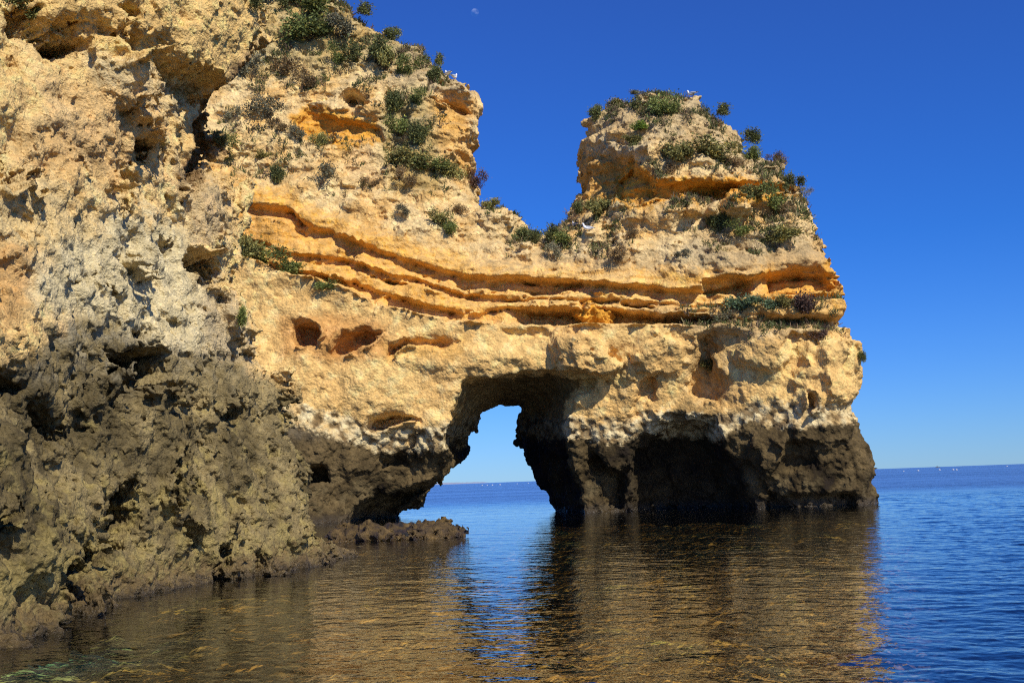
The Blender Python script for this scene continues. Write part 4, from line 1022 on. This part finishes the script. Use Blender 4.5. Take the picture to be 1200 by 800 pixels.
gl = N_.new('ShaderNodeBsdfGlossy'); gl.inputs['Color'].default_value = (.95, .97, 1, 1)
tr = N_.new('ShaderNodeBsdfTransparent'); tr.inputs['Color'].default_value = (.92, .92, .80, 1)
mx = N_.new('ShaderNodeMixShader'); L_.new(fr.outputs[0], mx.inputs[0]); L_.new(tr.outputs[0], mx.inputs[1]); L_.new(gl.outputs[0], mx.inputs[2]); L_.new(mx.outputs[0], out.inputs[0])
at_ = N_.new('ShaderNodeAttribute'); at_.attribute_name = 'far'
mr = N_.new('ShaderNodeMapRange'); mr.inputs[3].default_value = .008; mr.inputs[4].default_value = .24; L_.new(at_.outputs['Fac'], mr.inputs[0]); L_.new(mr.outputs[0], gl.inputs['Roughness'])
geo = N_.new('ShaderNodeNewGeometry')
mp = N_.new('ShaderNodeMapping'); mp.inputs['Scale'].default_value = (1, 1.0, 1); L_.new(geo.outputs['Position'], mp.inputs[0])
n1 = N_.new('ShaderNodeTexNoise'); n1.inputs['Scale'].default_value = 5.; n1.inputs['Detail'].default_value = 3; L_.new(mp.outputs[0], n1.inputs[0])
bp = N_.new('ShaderNodeBump'); bp.inputs['Distance'].default_value = .012; bp.inputs['Strength'].default_value = .8
n2 = N_.new('ShaderNodeTexNoise'); n2.inputs['Scale'].default_value = .35; n2.inputs['Detail'].default_value = 4; L_.new(mp.outputs[0], n2.inputs[0])
bp2 = N_.new('ShaderNodeBump'); bp2.inputs['Distance'].default_value = .5; L_.new(n2.outputs[0], bp2.inputs['Height']); L_.new(at_.outputs['Fac'], bp2.inputs['Strength'])
L_.new(n1.outputs[0], bp.inputs['Height']); L_.new(bp2.outputs[0], bp.inputs['Normal'])
L_.new(bp.outputs[0], gl.inputs['Normal']); L_.new(bp.outputs[0], fr.inputs['Normal'])
n3 = N_.new('ShaderNodeTexNoise'); n3.inputs['Scale'].default_value = 1.; n3.inputs['Detail'].default_value = 3
mp3 = N_.new('ShaderNodeMapping'); mp3.inputs['Scale'].default_value = (.006, .03, 1); L_.new(geo.outputs['Position'], mp3.inputs[0]); L_.new(mp3.outputs[0], n3.inputs[0])
mr3 = N_.new('ShaderNodeMapRange'); mr3.inputs[1].default_value = .35; mr3.inputs[2].default_value = .65; mr3.inputs[3].default_value = .35; mr3.inputs[4].default_value = 1.5; L_.new(n3.outputs[0], mr3.inputs[0])
ms = N_.new('ShaderNodeMath'); ms.operation = 'MULTIPLY'; L_.new(at_.outputs['Fac'], ms.inputs[0]); L_.new(mr3.outputs[0], ms.inputs[1]); L_.new(ms.outputs[0], bp2.inputs['Strength'])
farv = sst((RRm - 45) / 60).ravel()
sea = link('sea', to_mesh('sea', V, Q, attrs={'far': farv}), m); tag(sea, kind='structure')
# sea bed: shallow weed-brown rock shelf falling off to deep blue
rr = np.concatenate([np.geomspace(3, 70, 260), np.geomspace(70, 60000, 60)[1:]])
th = np.radians(np.linspace(-80, 80, 420))
RRm, TH = np.meshgrid(rr, th, indexing='ij'); X = RRm * np.sin(TH); Y = RRm * np.cos(TH)
shelf_edge = .34 * np.clip(Y, 0, 60)                 # x of the shelf's right edge
shelf = sst((shelf_edge + 1.2 - X) / 3.5) * sst((54 - RRm) / 8)
P = np.stack([X, Y, X * 0], -1).reshape(-1, 3).astype(np.float32)
nz = samp(FB, P, 7.).reshape(X.shape); nr2 = samp(RG, P, 3.).reshape(X.shape)
Z = -.42 * shelf - 1.7 * (1 - shelf) + .10 * np.clip(nz, -1.5, 1.5) + .03 * nr2 - .002 * np.maximum(RRm - 100, 0) * 0
V = np.stack([X, Y, Z], -1).reshape(-1, 3)
nd = samp(FB, P, 2.2, True, .4).ravel()
c = np.array([.42, .225, .052]) * (1 + .40 * nz + .3 * nr2).ravel()[:, None]
c = mix(c, np.array([.035, .028, .012]), sst(nd * .8 - .1) * .75)
c = np.clip(c, .01, .6)
gd = ray(98, 780); gp = CAM + gd * (-(CAM[2] + .42) / gd[2]); gm = sst(1.25 - np.hypot((X - gp[0]) / 1.15, (Y - gp[1]) / 2.4)).ravel() * sst(.75 + .35 * nr2.ravel() + .3 * nz.ravel())
c = mix(c, np.array([.26, .62, .32]), gm)
deep = (1 - shelf).ravel(); c = mix(c, np.array([.006, .030, .105]), deep)
fs = sst((RRm - 70) / 200).ravel(); c = mix(c, np.array([.012, .085, .26]), fs)
nr, nt_ = X.shape; i = (np.arange(nr - 1)[:, None] * nt_ + np.arange(nt_ - 1)[None]).ravel()
Q = np.stack([i, i + nt_, i + nt_ + 1, i + 1], 1)[:, ::-1]
m, nt, N_, L_ = nodes('seabed_rock'); out = N_.new('ShaderNodeOutputMaterial'); b = N_.new('ShaderNodeBsdfDiffuse'); L_.new(b.outputs[0], out.inputs[0])
a_ = N_.new('ShaderNodeAttribute'); a_.attribute_name = 'Col'
geo = N_.new('ShaderNodeNewGeometry'); n1 = N_.new('ShaderNodeTexNoise'); n1.inputs['Scale'].default_value = 4; n1.inputs['Detail'].default_value = 6; L_.new(geo.outputs['Position'], n1.inputs[0])
mr = N_.new('ShaderNodeMapRange'); mr.inputs[1].default_value = .35; mr.inputs[2].default_value = .65; mr.inputs[3].default_value = .45; mr.inputs[4].default_value = 1.6; L_.new(n1.outputs[0], mr.inputs[0])
vm = N_.new('ShaderNodeVectorMath'); vm.operation = 'SCALE'; L_.new(a_.outputs['Color'], vm.inputs[0]); L_.new(mr.outputs[0], vm.inputs['Scale']); L_.new(vm.outputs[0], b.inputs['Color'])
bed = link('seabed', to_mesh('seabed', V, Q, c), m); tag(bed, kind='structure')
log('water')

# ------------------------------------------------------------------ light
SUN_AZ, SUN_EL = 31., 40.     # degrees to the right of straight behind the camera, height
S = Vector((math.sin(R(SUN_AZ)) * math.cos(R(SUN_EL)), -math.cos(R(SUN_AZ)) * math.cos(R(SUN_EL)), math.sin(R(SUN_EL))))
ld = bpy.data.lights.new('sun', 'SUN'); ld.energy = 5.0; ld.angle = R(.53); ld.color = (1, .95, .85)
lo = bpy.data.objects.new('sun', ld); col.objects.link(lo); lo.rotation_euler = (-S).to_track_quat('-Z', 'Y').to_euler()
w = bpy.data.worlds.new('World'); scn.world = w; w.use_nodes = True
nt = w.node_tree; nt.nodes.clear()
sky = nt.nodes.new('ShaderNodeTexSky'); sky.sky_type = 'NISHITA'; sky.sun_disc = False
sky.sun_elevation = R(SUN_EL); sky.sun_rotation = math.atan2(S.x, S.y)
sky.altitude = 0; sky.air_density = 1.0; sky.dust_density = 0.; sky.ozone_density = 1.
hs = nt.nodes.new('ShaderNodeHueSaturation'); hs.inputs['Saturation'].default_value = 1.05
bg = nt.nodes.new('ShaderNodeBackground'); bg.inputs['Strength'].default_value = .13
wo = nt.nodes.new('ShaderNodeOutputWorld')
tc = nt.nodes.new('ShaderNodeTexCoord'); sx = nt.nodes.new('ShaderNodeSeparateXYZ'); nt.links.new(tc.outputs['Generated'], sx.inputs[0])
rp = nt.nodes.new('ShaderNodeValToRGB'); nt.links.new(sx.outputs['Z'], rp.inputs[0])
rp.color_ramp.elements[0].position = 0.; rp.color_ramp.elements[0].color = (.235, .45, .99, 1)
rp.color_ramp.elements[1].position = .42; rp.color_ramp.elements[1].color = (.27, .43, .98, 1)
e = rp.color_ramp.elements.new(.2); e.color = (.20, .42, .98, 1)
mm = nt.nodes.new('ShaderNodeMix'); mm.data_type = 'RGBA'; mm.blend_type = 'MULTIPLY'; mm.inputs[0].default_value = 1
nt.links.new(sky.outputs[0], mm.inputs[6]); nt.links.new(rp.outputs[0], mm.inputs[7]); nt.links.new(mm.outputs[2], hs.inputs['Color']); nt.links.new(hs.outputs[0], bg.inputs[0]); nt.links.new(bg.outputs[0], wo.inputs[0])
scn.view_settings.view_transform = 'Standard'; scn.view_settings.look = 'None'; scn.view_settings.exposure = 0
scn.cycles.use_denoising = False; scn.cycles.filter_width = 1.15
scn.cycles.max_bounces = 8; scn.cycles.transparent_max_bounces = 8
log('done')
